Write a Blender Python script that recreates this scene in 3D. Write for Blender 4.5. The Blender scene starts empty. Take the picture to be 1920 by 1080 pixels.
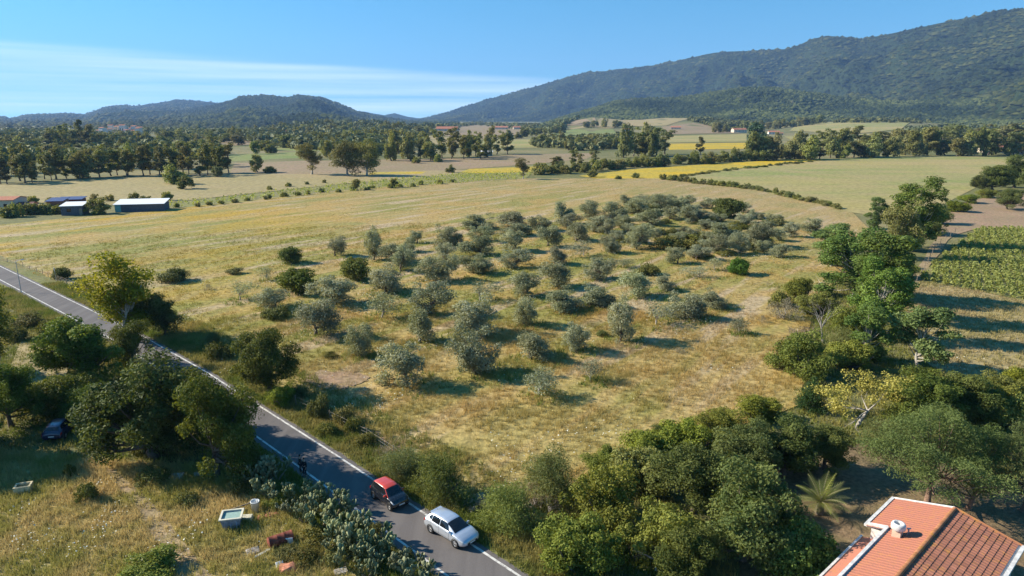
import bpy, bmesh, math, random
import numpy as np
from mathutils import Vector, Matrix, noise as mnoise, geometry as mgeo

R = math.radians
scene = bpy.context.scene
C = scene.collection

# ------------------------------------------------------------------ camera
CAM_H = 30.0
PITCH = R(14.0)
cam_d = bpy.data.cameras.new('camera')
cam_d.sensor_width = 36.0
cam_d.lens = 24.0
cam_d.clip_start = 0.5
cam_d.clip_end = 40000
cam = bpy.data.objects.new('camera', cam_d)
cam.location = (0, 0, CAM_H)
cam.rotation_euler = (R(90) - PITCH, 0, 0)
C.objects.link(cam)
scene.camera = cam

# ------------------------------------------------------------------ sky, sun, exposure
SUN_EL = R(29.5)
SHADOW_DIR = Vector((1.0, -0.20, 0)).normalized()      # where shadows fall on the ground
to_sun = Vector((-SHADOW_DIR.x * math.cos(SUN_EL), -SHADOW_DIR.y * math.cos(SUN_EL), math.sin(SUN_EL)))
sun_d = bpy.data.lights.new('sun', 'SUN')
sun_d.energy = 5.0
sun_d.angle = R(0.55)
sun_d.color = (1.0, 0.91, 0.75)
sun = bpy.data.objects.new('sun', sun_d)
sun.rotation_euler = to_sun.to_track_quat('Z', 'Y').to_euler()
sun.location = (-200, 40, 150)
C.objects.link(sun)

world = bpy.data.worlds.new('World')
scene.world = world
world.use_nodes = True
wn = world.node_tree
wn.nodes.clear()
def wnode(t, **k):
    n = wn.nodes.new(t)
    for a, b in k.items():
        setattr(n, a, b)
    return n
w_out = wnode('ShaderNodeOutputWorld')
w_bg = wnode('ShaderNodeBackground')
w_bg.inputs['Strength'].default_value = 0.09
w_sky = wnode('ShaderNodeTexSky', sky_type='NISHITA', sun_disc=False)
w_sky.sun_elevation = SUN_EL
w_sky.sun_rotation = math.atan2(to_sun.x, to_sun.y)
w_sky.altitude = 300
w_sky.air_density = 1.0
w_sky.dust_density = 0.0
w_sky.ozone_density = 3.0
# thin cirrus streaks low in the sky
w_co = wnode('ShaderNodeTexCoord')
w_map = wnode('ShaderNodeMapping')
w_map.inputs['Rotation'].default_value = (0, R(-2.2), 0)
w_map.inputs['Scale'].default_value = (1.6, 1.6, 70)
w_noise = wnode('ShaderNodeTexNoise')
w_noise.inputs['Scale'].default_value = 1.1
w_noise.inputs['Detail'].default_value = 5
w_noise.inputs['Roughness'].default_value = 0.55
w_ramp = wnode('ShaderNodeMapRange')
w_ramp.inputs['From Min'].default_value = 0.33
w_ramp.inputs['From Max'].default_value = 0.72
w_sep = wnode('ShaderNodeSeparateXYZ')
w_tilt = wnode('ShaderNodeMath', operation='MULTIPLY_ADD')     # the band thins and lowers towards +x
w_tilt.inputs[1].default_value = 0.055
w_band = wnode('ShaderNodeMapRange', interpolation_type='SMOOTHSTEP')
w_band.inputs['From Min'].default_value = 0.060
w_band.inputs['From Max'].default_value = 0.048
w_low = wnode('ShaderNodeMapRange', interpolation_type='SMOOTHSTEP')
w_low.inputs['From Min'].default_value = -0.02
w_low.inputs['From Max'].default_value = 0.02
w_mul = wnode('ShaderNodeMath', operation='MULTIPLY')
w_mul2 = wnode('ShaderNodeMath', operation='MULTIPLY')
w_amt = wnode('ShaderNodeMath', operation='MULTIPLY')
w_amt.inputs[1].default_value = 0.5
w_mix = wnode('ShaderNodeMix', data_type='RGBA')
w_mix.inputs[7].default_value = (8.4, 9.2, 10.0, 1)
L = wn.links.new
L(w_co.outputs['Generated'], w_map.inputs['Vector'])
L(w_map.outputs[0], w_noise.inputs['Vector'])
L(w_noise.outputs[0], w_ramp.inputs['Value'])
L(w_co.outputs['Generated'], w_sep.inputs[0])
L(w_sep.outputs['X'], w_tilt.inputs[0])
L(w_sep.outputs['Z'], w_tilt.inputs[2])
L(w_tilt.outputs[0], w_band.inputs['Value'])
L(w_sep.outputs['Z'], w_low.inputs['Value'])
L(w_ramp.outputs[0], w_mul.inputs[0])
L(w_band.outputs[0], w_mul.inputs[1])
L(w_mul.outputs[0], w_mul2.inputs[0])
L(w_low.outputs[0], w_mul2.inputs[1])
L(w_mul2.outputs[0], w_amt.inputs[0])
L(w_amt.outputs[0], w_mix.inputs[0])
w_hs = wnode('ShaderNodeHueSaturation')
w_hs.inputs['Hue'].default_value = 0.488
w_hs.inputs['Saturation'].default_value = 1.34
# the clear dry air keeps the sky blue down to the hills
w_up = wnode('ShaderNodeVectorMath', operation='MULTIPLY_ADD')
w_up.inputs[1].default_value = (1, 1, .80)
w_up.inputs[2].default_value = (0, 0, .11)
w_nrm = wnode('ShaderNodeVectorMath', operation='NORMALIZE')
L(w_co.outputs['Generated'], w_up.inputs[0])
L(w_up.outputs[0], w_nrm.inputs[0])
L(w_nrm.outputs[0], w_sky.inputs['Vector'])
L(w_sky.outputs[0], w_hs.inputs['Color'])
L(w_hs.outputs[0], w_mix.inputs[6])
L(w_mix.outputs[2], w_bg.inputs['Color'])
L(w_bg.outputs[0], w_out.inputs['Surface'])

vs = scene.view_settings
vs.view_transform = 'Standard'
vs.look = 'None'
vs.gamma = 1
vs.use_curve_mapping = False
vs.exposure = 1.0
scene.cycles.use_denoising = True
scene.cycles.max_bounces = 5
scene.cycles.diffuse_bounces = 2
scene.cycles.glossy_bounces = 2
scene.cycles.transmission_bounces = 2
scene.cycles.transparent_max_bounces = 4
scene.cycles.volume_bounces = 0
scene.cycles.caustics_reflective = False
scene.cycles.caustics_refractive = False

# ------------------------------------------------------------------ helpers
F_PX = 1280.0
CP, SP = math.cos(PITCH), math.sin(PITCH)

def ray(px, py):
    u, v = (px - 960) / F_PX, (540 - py) / F_PX
    return Vector((u, CP + SP * v, -SP + CP * v))

RIDGES = []          # low hills that carry trees and fields

def H(x, y):
    """height of the land"""
    r = math.hypot(x, y)
    z = 0.0
    if r > 700:
        k = min(1.0, (r - 700) / 900.0)
        z += 4.0 * k * mnoise.noise(Vector((x / 420.0, y / 420.0, 0.3)))
    for rg in RIDGES:
        z = max(z, rg(x, y))
    return z

def G(px, py, z=None):
    """the place on the ground seen at a spot of the photograph"""
    d = ray(px, py)
    if z is None:
        if d.z < -0.001:
            t = CAM_H / -d.z
            if t < 680:
                return Vector((d.x * t, d.y * t, 0))
        t = 400.0
        while t < 9500:
            if CAM_H + d.z * t < H(d.x * t, d.y * t):
                break
            t *= 1.006
        return Vector((d.x * t, d.y * t, H(d.x * t, d.y * t)))
    t = (z - CAM_H) / d.z
    return Vector((d.x * t, d.y * t, z))

def depth(p):
    return p.y * CP + (CAM_H - p.z) * SP

def link(o, parent=None):
    C.objects.link(o)
    if parent is not None:
        o.parent = parent
    return o

def tag(o, label=None, cat=None, group=None, kind=None):
    if label: o['label'] = label
    if cat: o['category'] = cat
    if group: o['group'] = group
    if kind: o['kind'] = kind
    return o

def thing(name, label, cat, loc=(0, 0, 0), rz=0.0, group=None, scale=None):
    o = bpy.data.objects.new(name, None)
    o.empty_display_size = 0.2
    C.objects.link(o)
    o.location = loc
    o.rotation_euler = (0, 0, rz)
    if scale is not None:
        o.scale = scale
    return tag(o, label, cat, group)

def np_mesh(name, V, F, mat=None, smooth=False, attrs=None, mats=None, midx=None):
    """mesh from numpy arrays; F is (n,3) or (n,4)"""
    V = np.asarray(V, dtype=np.float32); F = np.asarray(F, dtype=np.int32)
    me = bpy.data.meshes.new(name)
    n, k = F.shape
    me.vertices.add(len(V)); me.vertices.foreach_set('co', V.ravel())
    me.loops.add(n * k); me.loops.foreach_set('vertex_index', F.ravel())
    me.polygons.add(n)
    me.polygons.foreach_set('loop_start', np.arange(0, n * k, k, dtype=np.int32))
    me.polygons.foreach_set('loop_total', np.full(n, k, dtype=np.int32))
    if smooth:
        me.polygons.foreach_set('use_smooth', np.ones(n, dtype=bool))
    if midx is not None:
        me.polygons.foreach_set('material_index', np.asarray(midx, dtype=np.int32))
    for an, arr in (attrs or {}).items():
        a = me.attributes.new(an, 'FLOAT', 'POINT')
        a.data.foreach_set('value', np.asarray(arr, dtype=np.float32))
    me.update(calc_edges=True)
    for m in (mats or ([mat] if mat else [])):
        me.materials.append(m)
    return me

class MB:
    """collects simple solids into one mesh"""
    def __init__(self):
        self.v, self.f, self.sm = [], [], []
    def add(self, vs_, fs, smooth=False):
        b = len(self.v)
        self.v += [tuple(p) for p in vs_]
        self.f += [tuple(i + b for i in f) for f in fs]
        self.sm += [smooth] * len(fs)
        return self
    def box(self, c, s, rz=0.0, taper=1.0, M=None):
        hx, hy, hz = s[0] / 2, s[1] / 2, s[2] / 2
        pts = []
        for z, k in ((-hz, 1.0), (hz, taper)):
            for x, y in ((-hx, -hy), (hx, -hy), (hx, hy), (-hx, hy)):
                pts.append(Vector((x * k, y * k, z)))
        Rm = Matrix.Rotation(rz, 3, 'Z')
        if M is not None: Rm = M
        pts = [Rm @ p + Vector(c) for p in pts]
        return self.add(pts, [(3, 2, 1, 0), (4, 5, 6, 7), (0, 1, 5, 4), (1, 2, 6, 5), (2, 3, 7, 6), (3, 0, 4, 7)])
    def tube(self, pts, rad, n=7, cap=True):
        pts = [Vector(p) for p in pts]
        rad = rad if hasattr(rad, '__len__') else [rad] * len(pts)
        rings = []
        for i, p in enumerate(pts):
            d = (pts[min(i + 1, len(pts) - 1)] - pts[max(i - 1, 0)]).normalized()
            a = d.orthogonal().normalized() if abs(d.z) > .99 else d.cross(Vector((0, 0, 1))).normalized()
            b = d.cross(a)
            rings.append([p + (a * math.cos(t) + b * math.sin(t)) * rad[i] for t in [2 * math.pi * k / n for k in range(n)]])
        vs_ = [q for rg in rings for q in rg]
        fs = []
        for i in range(len(pts) - 1):
            for k in range(n):
                fs.append((i * n + k, i * n + (k + 1) % n, (i + 1) * n + (k + 1) % n, (i + 1) * n + k))
        self.add(vs_, fs, True)
        if cap:
            self.add(rings[-1], [tuple(range(n))]); self.add(rings[0], [tuple(reversed(range(n)))])
        return self
    def lathe(self, prof, n=16, M=None, smooth=True):
        vs_ = []
        for r_, z in prof:
            for k in range(n):
                t = 2 * math.pi * k / n
                p = Vector((r_ * math.cos(t), r_ * math.sin(t), z))
                vs_.append(M @ p if M is not None else p)
        fs = []
        for i in range(len(prof) - 1):
            for k in range(n):
                fs.append((i * n + k, i * n + (k + 1) % n, (i + 1) * n + (k + 1) % n, (i + 1) * n + k))
        return self.add(vs_, fs, smooth)
    def mesh(self, name, m):
        me = bpy.data.meshes.new(name)
        me.from_pydata(self.v, [], self.f)
        me.polygons.foreach_set('use_smooth', self.sm)
        if m: me.materials.append(m)
        me.update()
        return me
    def build(self, name, m, parent=None, loc=None):
        o = bpy.data.objects.new(name, self.mesh(name, m))
        link(o, parent)
        if loc is not None: o.location = loc
        return o

# ------------------------------------------------------------------ material helpers
class NT:
    def __init__(self, tree): self.t = tree; self.l = tree.links.new
    def n(self, t, ins=None, **k):
        nd = self.t.nodes.new(t)
        for a, b in k.items(): setattr(nd, a, b)
        for a, b in (ins or {}).items():
            s = nd.inputs[a]
            if isinstance(b, bpy.types.NodeSocket): self.l(b, s)
            else: s.default_value = b
        return nd
    def noise(self, vec, scale, detail=3, rough=.55, dist=0.0):
        nd = self.n('ShaderNodeTexNoise', {'Scale': scale, 'Detail': detail, 'Roughness': rough, 'Distortion': dist})
        if vec is not None: self.l(vec, nd.inputs['Vector'])
        return nd.outputs[0]
    def rng(self, v, a, b, c=0.0, d=1.0, smooth=True):
        return self.n('ShaderNodeMapRange', {'Value': v, 'From Min': a, 'From Max': b, 'To Min': c, 'To Max': d},
                      interpolation_type='SMOOTHSTEP' if smooth else 'LINEAR').outputs[0]
    def mix(self, f, a, b, blend='MIX'):
        nd = self.n('ShaderNodeMix', data_type='RGBA', blend_type=blend)
        for i, x in ((0, f), (6, a), (7, b)):
            if isinstance(x, bpy.types.NodeSocket): self.l(x, nd.inputs[i])
            elif i == 0: nd.inputs[0].default_value = x
            else: nd.inputs[i].default_value = (*x[:3], 1)
        return nd.outputs[2]
    def math(self, op, a, b=0.0, c=0.0):
        nd = self.n('ShaderNodeMath', operation=op)
        for i, x in enumerate((a, b, c)):
            if isinstance(x, bpy.types.NodeSocket): self.l(x, nd.inputs[i])
            else: nd.inputs[i].default_value = x
        return nd.outputs[0]
    def mapping(self, vec, scale=(1, 1, 1), rot=(0, 0, 0), loc=(0, 0, 0)):
        return self.n('ShaderNodeMapping', {'Vector': vec, 'Scale': scale, 'Rotation': rot, 'Location': loc}).outputs[0]

def new_mat(name):
    m = bpy.data.materials.new(name)
    m.use_nodes = True
    nt = NT(m.node_tree)
    b = m.node_tree.nodes['Principled BSDF']
    b.inputs['Roughness'].default_value = 0.85
    b.inputs['Specular IOR Level'].default_value = 0.2
    return m, nt, b

def simple(name, col, rough=.8, metal=0.0, spec=.3, var=.15, scale=3.0, bump=0.0, coat=0.0, obj_coords=True):
    m, nt, b = new_mat(name)
    b.inputs['Roughness'].default_value = rough
    b.inputs['Metallic'].default_value = metal
    b.inputs['Specular IOR Level'].default_value = spec
    b.inputs['Coat Weight'].default_value = coat
    vec = nt.n('ShaderNodeTexCoord').outputs['Object']
    nz = nt.noise(vec, scale, 4)
    f = nt.rng(nz, .3, .7)
    lo = tuple(c * (1 - var) for c in col); hi = tuple(min(1, c * (1 + var)) for c in col)
    nt.l(nt.mix(f, lo, hi), b.inputs['Base Color'])
    if bump:
        bp = nt.n('ShaderNodeBump', {'Strength': bump, 'Distance': .02, 'Height': nz})
        nt.l(bp.outputs[0], b.inputs['Normal'])
    return m

def world_pos(nt):
    return nt.n('ShaderNodeNewGeometry').outputs['Position']
# ------------------------------------------------------------------ the land
def az_el(px, py):
    d = ray(px, py)
    return math.atan2(d.x, d.y), d.z / math.hypot(d.x, d.y)

def profile(pts):
    q = [az_el(*p) for p in pts]
    a = np.array([k[0] for k in q]); e = np.array([k[1] for k in q])
    return a, e

def low_ridge(pts, Rm, Wf, Wb):
    a, e = profile(pts)
    def f(x, y):
        r = math.hypot(x, y)
        if r < Rm - Wf or r > Rm + Wb or y <= 0: return -50.0
        az = math.atan2(x, y)
        if az < a[0] or az > a[-1]: return -50.0
        hr = CAM_H + float(np.interp(az, a, e)) * Rm
        if hr <= 0: return -50.0
        t = (r - (Rm - Wf)) / Wf if r < Rm else 1 - (r - Rm) / Wb
        t = t * t * (3 - 2 * t)
        return hr * t - 1.5 * (1 - t) + 2.0 * t * (1 - t) * mnoise.noise(Vector((x / 150, y / 150, 5)))
    return f

RIDGES.append(low_ridge([(400, 262), (470, 247), (520, 238), (580, 232), (660, 231), (740, 233), (800, 237), (860, 245), (920, 258)], 1700, 600, 500))
RIDGES.append(low_ridge([(960, 246), (1010, 238), (1060, 228), (1110, 220), (1180, 227), (1240, 222), (1300, 222), (1360, 230), (1450, 237), (1520, 231), (1600, 227), (1700, 228), (1780, 233), (1860, 236), (2000, 240)], 2100, 800, 500))

def polar_ground():
    azs = np.concatenate([np.linspace(-math.pi, R(-46), 28, endpoint=False), np.linspace(R(-46), R(46), 231), np.linspace(R(46), math.pi, 28)[1:-1]])
    rs = [6.0]
    while rs[-1] < 11000: rs.append(rs[-1] * (1.10 if rs[-1] < 600 else 1.022 if rs[-1] < 3000 else 1.12))
    n, m = len(azs), len(rs)
    V = [(0, 0, 0)]
    for r in rs:
        for a in azs:
            x, y = r * math.sin(a), r * math.cos(a)
            V.append((x, y, H(x, y)))
    F = []
    for i in range(m - 1):
        for k in range(n):
            k2 = (k + 1) % n
            F.append((1 + i * n + k, 1 + i * n + k2, 1 + (i + 1) * n + k2, 1 + (i + 1) * n + k))
    me = bpy.data.meshes.new('ground')
    me.from_pydata(V, [], F + [(0, 1 + (k + 1) % n, 1 + k) for k in range(n)])
    me.polygons.foreach_set('use_smooth', [True] * len(me.polygons))
    me.update()
    bm = bmesh.new(); bm.from_mesh(me); bmesh.ops.recalc_face_normals(bm, faces=bm.faces[:])
    up = sum(f.normal.z for f in bm.faces)
    if up < 0: bmesh.ops.reverse_faces(bm, faces=bm.faces[:])
    bm.to_mesh(me); bm.free()
    return me

def rough_field(name, cols, s_big=.012, s_mid=.09, s_fine=1.3, bump=.5, stripe=None, amt=.5):
    """worn grassland: three colours mixed by large, middle and fine noise"""
    m, nt, b = new_mat(name)
    p = world_pos(nt)
    q = p if stripe is None else nt.mapping(p, scale=stripe[1], rot=(0, 0, stripe[0]))
    big = nt.rng(nt.noise(q, s_big, 5, .65), .41, .59)
    mid = nt.rng(nt.noise(p, s_mid, 4, .6), .35, .68)
    fine = nt.noise(p, s_fine, 3, .7)
    c = nt.mix(big, cols[0], cols[1])
    c = nt.mix(nt.math('MULTIPLY', mid, amt), c, cols[2])
    c = nt.mix(1.0, c, nt.mix(nt.rng(fine, .3, .7), (.72, .72, .72), (1.22, 1.22, 1.22)), 'MULTIPLY')
    nt.l(c, b.inputs['Base Color'])
    if bump:
        nt.l(nt.n('ShaderNodeBump', {'Strength': bump, 'Distance': .25, 'Height': fine}).outputs[0], b.inputs['Normal'])
    return m

STRIPE_ANG = R(-53)
def meadow_color(nt, blade=False):
    """dry uncut meadow: straw, olive and mauve bands along the old mowing lines, with yellow flowers to the west"""
    p = world_pos(nt)
    q = nt.mapping(p, rot=(0, 0, STRIPE_ANG))
    qs = nt.mapping(q, scale=(.16, 1, 1))
    st = nt.noise(qs, .10, 5, .66)
    st2 = nt.noise(nt.mapping(q, scale=(.12, 1, 1), loc=(40, 13, 0)), .22, 3, .6)
    mid = nt.noise(p, .055, 4, .62)
    c = nt.mix(nt.rng(st, .43, .57), (.265, .24, .060), (.40, .29, .11))
    c = nt.mix(nt.rng(st2, .53, .62, 0, .85), c, (.46, .35, .22))          # seed heads, mauve-grey
    c = nt.mix(nt.rng(st2, .46, .38, 0, .55), c, (.215, .215, .045))        # greener bands
    c = nt.mix(nt.rng(mid, .50, .62, 0, .7), c, (.42, .275, .085))           # golden patches
    c = nt.mix(nt.rng(mid, .42, .32, 0, .35), c, (.23, .22, .045))
    sep = nt.n('ShaderNodeSeparateXYZ', {0: p})
    west = nt.rng(nt.math('ADD', sep.outputs[0], nt.math('MULTIPLY', sep.outputs[1], .12)), -15, -75)
    yel = nt.rng(nt.noise(nt.mapping(q, scale=(.3, 1, 1), loc=(7, 91, 0)), .055, 4, .65), .46, .60, 0, .9)
    c = nt.mix(nt.math('MULTIPLY', yel, west), c, (.46, .285, .025))
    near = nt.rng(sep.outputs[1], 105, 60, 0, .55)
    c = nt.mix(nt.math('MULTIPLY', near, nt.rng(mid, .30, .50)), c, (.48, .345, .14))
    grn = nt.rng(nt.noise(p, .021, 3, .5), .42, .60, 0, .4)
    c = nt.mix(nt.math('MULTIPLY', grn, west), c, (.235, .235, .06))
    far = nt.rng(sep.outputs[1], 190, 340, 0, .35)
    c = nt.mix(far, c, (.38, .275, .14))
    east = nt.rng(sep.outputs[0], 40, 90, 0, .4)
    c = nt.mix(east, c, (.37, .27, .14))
    return c, p

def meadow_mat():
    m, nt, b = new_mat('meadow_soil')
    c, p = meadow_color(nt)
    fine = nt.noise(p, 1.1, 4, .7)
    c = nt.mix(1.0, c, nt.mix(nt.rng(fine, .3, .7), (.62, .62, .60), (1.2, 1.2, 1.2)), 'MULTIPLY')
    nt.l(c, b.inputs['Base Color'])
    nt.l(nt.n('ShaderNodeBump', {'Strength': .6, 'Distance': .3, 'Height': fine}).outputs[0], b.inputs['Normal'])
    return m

M_ground = rough_field('scrub_land', [(.16, .155, .055), (.26, .215, .10), (.105, .12, .04)], .006, .03, .5, .4)
ground = bpy.data.objects.new('ground', polar_ground())
ground.data.materials.append(M_ground)
link(ground); tag(ground, kind='structure')

def inside(poly, X, Y):
    P = np.asarray(poly)[:, :2]
    res = np.zeros(len(X), bool)
    j = len(P) - 1
    for i in range(len(P)):
        xi, yi = P[i]; xj, yj = P[j]
        cnd = ((yi > Y) != (yj > Y)) & (X < (xj - xi) * (Y - yi) / (yj - yi + 1e-12) + xi)
        res ^= cnd
        j = i
    return res

ZONES = {}
LAYER = [0]
def field(name, px, mat_, lift=None, ground_pts=False, wob=0.0):
    """a field sheet laid over the ground"""
    pts = [Vector(p).to_3d() if ground_pts else G(*p) for p in px]
    poly = []
    rnd = random.Random(len(ZONES))
    for i, p in enumerate(pts):                    # uneven edges
        q = pts[(i + 1) % len(pts)]
        n = max(1, int((q - p).length / (8 if p.length < 300 else 60)))
        for k in range(n):
            s = p.lerp(q, k / n)
            if wob and k: s = s + Vector((rnd.uniform(-wob, wob), rnd.uniform(-wob, wob), 0))
            poly.append(Vector((s.x, s.y)))
    far = max(p.length for p in poly)
    P2 = list(poly)
    if far > 650:
        xs = [p.x for p in poly]; ys = [p.y for p in poly]
        st = 35 if far < 1500 else 60
        gx, gy = np.meshgrid(np.arange(min(xs), max(xs), st), np.arange(min(ys), max(ys), st))
        gx, gy = gx.ravel(), gy.ravel()
        ok = inside([tuple(p) for p in poly], gx, gy)
        P2 += [Vector((float(a), float(b_))) for a, b_ in zip(gx[ok], gy[ok])]
    n = len(poly)
    vo, eo, fo, *_ = mgeo.delaunay_2d_cdt(P2, [(i, (i + 1) % n) for i in range(n)], [], 1, 1e-4)
    LAYER[0] += 1
    z = lift if lift is not None else .008 + .004 * LAYER[0]
    V = []
    for p in vo:
        r = p.length
        V.append((p.x, p.y, (0 if r < 690 else H(p.x, p.y) + .0006 * r - .35) + z))
    me = bpy.data.meshes.new(name)
    me.from_pydata(V, [], [tuple(f) for f in fo])
    me.materials.append(mat_)
    me.update()
    if me.polygons and me.polygons[0].normal.z < 0: me.flip_normals()
    me.polygons.foreach_set('use_smooth', [True] * len(me.polygons))
    o = link(bpy.data.objects.new(name, me))
    tag(o, kind='structure')
    ZONES.setdefault(name, [(p.x, p.y) for p in poly])
    return o

M_meadow = meadow_mat()
M_pale = rough_field('hay_field', [(.345, .285, .105), (.235, .25, .075), (.37, .28, .14)], .014, .035, .5, .2, stripe=(R(-38), (.22, 1, 1)), amt=.6)
M_tan = rough_field('stubble', [(.36, .27, .14), (.33, .265, .12), (.28, .235, .10)], .012, .05, .5, .2, stripe=(R(15), (.3, 1, 1)))
M_mauve = rough_field('dry_plough', [(.31, .215, .135), (.27, .20, .115), (.24, .205, .09)], .012, .05, .5, .2)
M_yellow = rough_field('yellow_bloom', [(.56, .36, .012), (.47, .33, .03), (.33, .29, .07)], .02, .05, .5, .1, stripe=(R(-20), (.25, 1, 1)), amt=.7)
M_green = rough_field('green_crop', [(.17, .22, .055), (.21, .23, .07), (.26, .23, .09)], .015, .05, .5, .2)
M_soil = rough_field('bare_soil', [(.34, .22, .14), (.29, .195, .12), (.27, .22, .11)], .04, .2, 1.5, .4)
M_earth = rough_field('garden_earth', [(.23, .155, .09), (.17, .12, .07), (.14, .125, .05)], .08, .35, 2.5, .5)
M_verge = rough_field('verge_soil', [(.17, .17, .05), (.24, .195, .08), (.12, .14, .035)], .06, .25, 1.6, .5)
M_plot = rough_field('plot_soil', [(.48, .36, .16), (.38, .30, .11), (.26, .23, .07)], .05, .2, 1.6, .6)
M_track = rough_field('dirt_track', [(.36, .26, .155), (.30, .22, .125), (.22, .19, .08)], .1, .4, 2.5, .4)
M_vinesoil = rough_field('vineyard_soil', [(.23, .21, .085), (.20, .21, .06), (.29, .23, .12)], .05, .2, 1.5, .4)

# far fields first, near fields later
field('hill_field', [(1060, 236), (1080, 226), (1115, 221), (1118, 229), (1090, 236)], M_mauve)
field('hill_field', [(1120, 229), (1160, 221), (1168, 227), (1150, 241), (1060, 243), (1095, 237)], M_tan)
field('hill_field', [(1158, 234), (1200, 225), (1296, 223), (1250, 236), (1200, 238)], M_tan)
field('hill_field', [(1035, 250), (1075, 243), (1150, 243), (1160, 252), (1050, 256)], M_green)
field('hill_field', [(1240, 238), (1300, 232), (1360, 240), (1390, 250), (1260, 252)], M_mauve)
field('hill_field', [(1480, 246), (1530, 230), (1710, 229), (1690, 243), (1590, 252)], M_pale)
field('hill_field', [(1350, 229), (1460, 226), (1600, 224), (1480, 235), (1380, 236)], M_tan)
field('plain_field', [(820, 238), (870, 234), (1000, 238), (980, 252), (900, 262), (820, 254)], M_mauve)
field('plain_field', [(380, 266), (500, 261), (505, 270), (385, 276)], M_mauve)
field('plain_field', [(1235, 256), (1400, 252), (1400, 266), (1240, 268)], M_pale)
field('plain_field', [(1250, 270), (1400, 268), (1400, 279), (1255, 281)], M_yellow)
field('plain_field', [(1470, 256), (1700, 246), (1730, 262), (1500, 272)], M_pale)
field('plain_field', [(900, 262), (1130, 262), (1100, 276), (910, 278)], M_pale)
field('plain_field', [(430, 290), (560, 285), (565, 296), (430, 303)], M_green)
field('plain_field', [(520, 272), (640, 270), (640, 282), (560, 284), (520, 281)], M_green)
field('plain_field', [(780, 252), (900, 264), (890, 276), (790, 270)], M_tan)
field('plain_field', [(440, 306), (560, 302), (860, 297), (960, 290), (1120, 287), (1100, 298), (1000, 308), (860, 318), (640, 327), (430, 327)], M_mauve)
field('tan_field', [(-60, 350), (160, 337), (300, 329), (430, 325), (600, 327), (760, 321), (900, 318), (860, 327), (640, 345), (480, 362), (330, 378), (180, 386), (-60, 388)], M_tan)
field('yellow_strip', [(860, 324), (880, 317), (1010, 312), (1000, 322), (960, 327)], M_yellow)
field('yellow_strip', [(690, 327), (700, 323), (800, 322), (790, 326)], M_yellow)
field('vineyard_strip', [(300, 384), (500, 362), (640, 346), (860, 326), (1000, 323), (985, 336), (760, 352), (560, 368), (420, 382), (310, 394)], M_vinesoil)
field('yellow_field', [(1085, 330), (1180, 318), (1330, 308), (1510, 297), (1560, 299), (1420, 312), (1330, 322), (1240, 336), (1120, 335)], M_yellow)
field('hay_field', [(1245, 341), (1330, 324), (1420, 313), (1560, 299), (1640, 292), (1760, 291), (1925, 297), (1880, 325), (1830, 352), (1760, 388), (1690, 412), (1590, 398), (1490, 374), (1400, 354), (1330, 347)], M_pale)
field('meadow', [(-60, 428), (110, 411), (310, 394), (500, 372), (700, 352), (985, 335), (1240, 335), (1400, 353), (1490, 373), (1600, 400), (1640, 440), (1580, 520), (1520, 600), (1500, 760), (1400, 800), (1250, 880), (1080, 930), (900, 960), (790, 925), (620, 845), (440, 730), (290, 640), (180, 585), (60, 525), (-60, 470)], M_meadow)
field('ploughed_field', [(1755, 452), (1775, 405), (1800, 382), (1860, 368), (1990, 358), (1990, 430), (1835, 428)], M_soil)
field('vineyard_field', [(1738, 505), (1835, 429), (1990, 430), (1990, 580), (1830, 545), (1728, 528)], M_vinesoil)
field('hay_meadow', [(1690, 545), (1728, 529), (1830, 546), (1990, 580), (1990, 800), (1860, 760), (1760, 700), (1690, 640)], M_tan, wob=.6)
field('farm_track', [(1700, 540), (1722, 500), (1752, 452), (1800, 432), (1770, 462), (1742, 500), (1730, 528)], M_track, wob=.4)
field('garden_ground', [(1400, 1300), (1380, 900), (1500, 850), (1640, 830), (1800, 880), (2050, 930), (2050, 1300)], M_earth, wob=.5)

# the road: straight stretches between measured points, with white edge lines
RIGHT_LINE = [(20.0, 19.6), (.2, 40.0), (-16.7, 57.3), (-37.1, 77.7), (-52.9, 92.4), (-65.3, 103.2), (-106.5, 138.6), (-175, 196)]
def offset_line(pts, d):
    out = []
    P = [Vector(p) for p in pts]
    for i, p in enumerate(P):
        t = (P[min(i + 1, len(P) - 1)] - P[max(i - 1, 0)]).normalized()
        out.append(p + Vector((t.y, -t.x)) * d)
    return out
def strip(name, da, db, mat_, z, step=1.0, jag=0.0, kind='structure', seed=1, parent=None):
    a, b_ = offset_line(RIGHT_LINE, da), offset_line(RIGHT_LINE, db)
    V, F = [], []
    rnd = random.Random(seed)
    for i in range(len(a) - 1):
        n = max(1, int((a[i + 1] - a[i]).length / step))
        for k in range(n + (i == len(a) - 2)):
            p, q = a[i].lerp(a[i + 1], k / n), b_[i].lerp(b_[i + 1], k / n)
            w = (q - p).normalized()
            p = p - w * rnd.uniform(0, jag); q = q + w * rnd.uniform(0, jag)
            V += [(p.x, p.y, z), (q.x, q.y, z)]
    for i in range(len(V) // 2 - 1):
        F.append((2 * i, 2 * i + 1, 2 * i + 3, 2 * i + 2))
    me = bpy.data.meshes.new(name); me.from_pydata(V, [], F); me.materials.append(mat_); me.update()
    if me.polygons[0].normal.z < 0: me.flip_normals()
    o = link(bpy.data.objects.new(name, me), parent)
    if parent is None: tag(o, kind=kind)
    return o
m, nt, b = new_mat('asphalt')
p = world_pos(nt)
q = nt.mapping(p, rot=(0, 0, R(45)), scale=(1, .06, 1))
c = nt.mix(nt.rng(nt.noise(q, .9, 3), .35, .65), (.125, .112, .108), (.155, .140, .134))
c = nt.mix(nt.rng(nt.noise(p, .25, 4, .65), .52, .68, 0, .6), c, (.105, .096, .092))
c = nt.mix(1.0, c, nt.mix(nt.noise(p, 9, 2), (.8, .8, .8), (1.2, 1.2, 1.2)), 'MULTIPLY')
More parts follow.
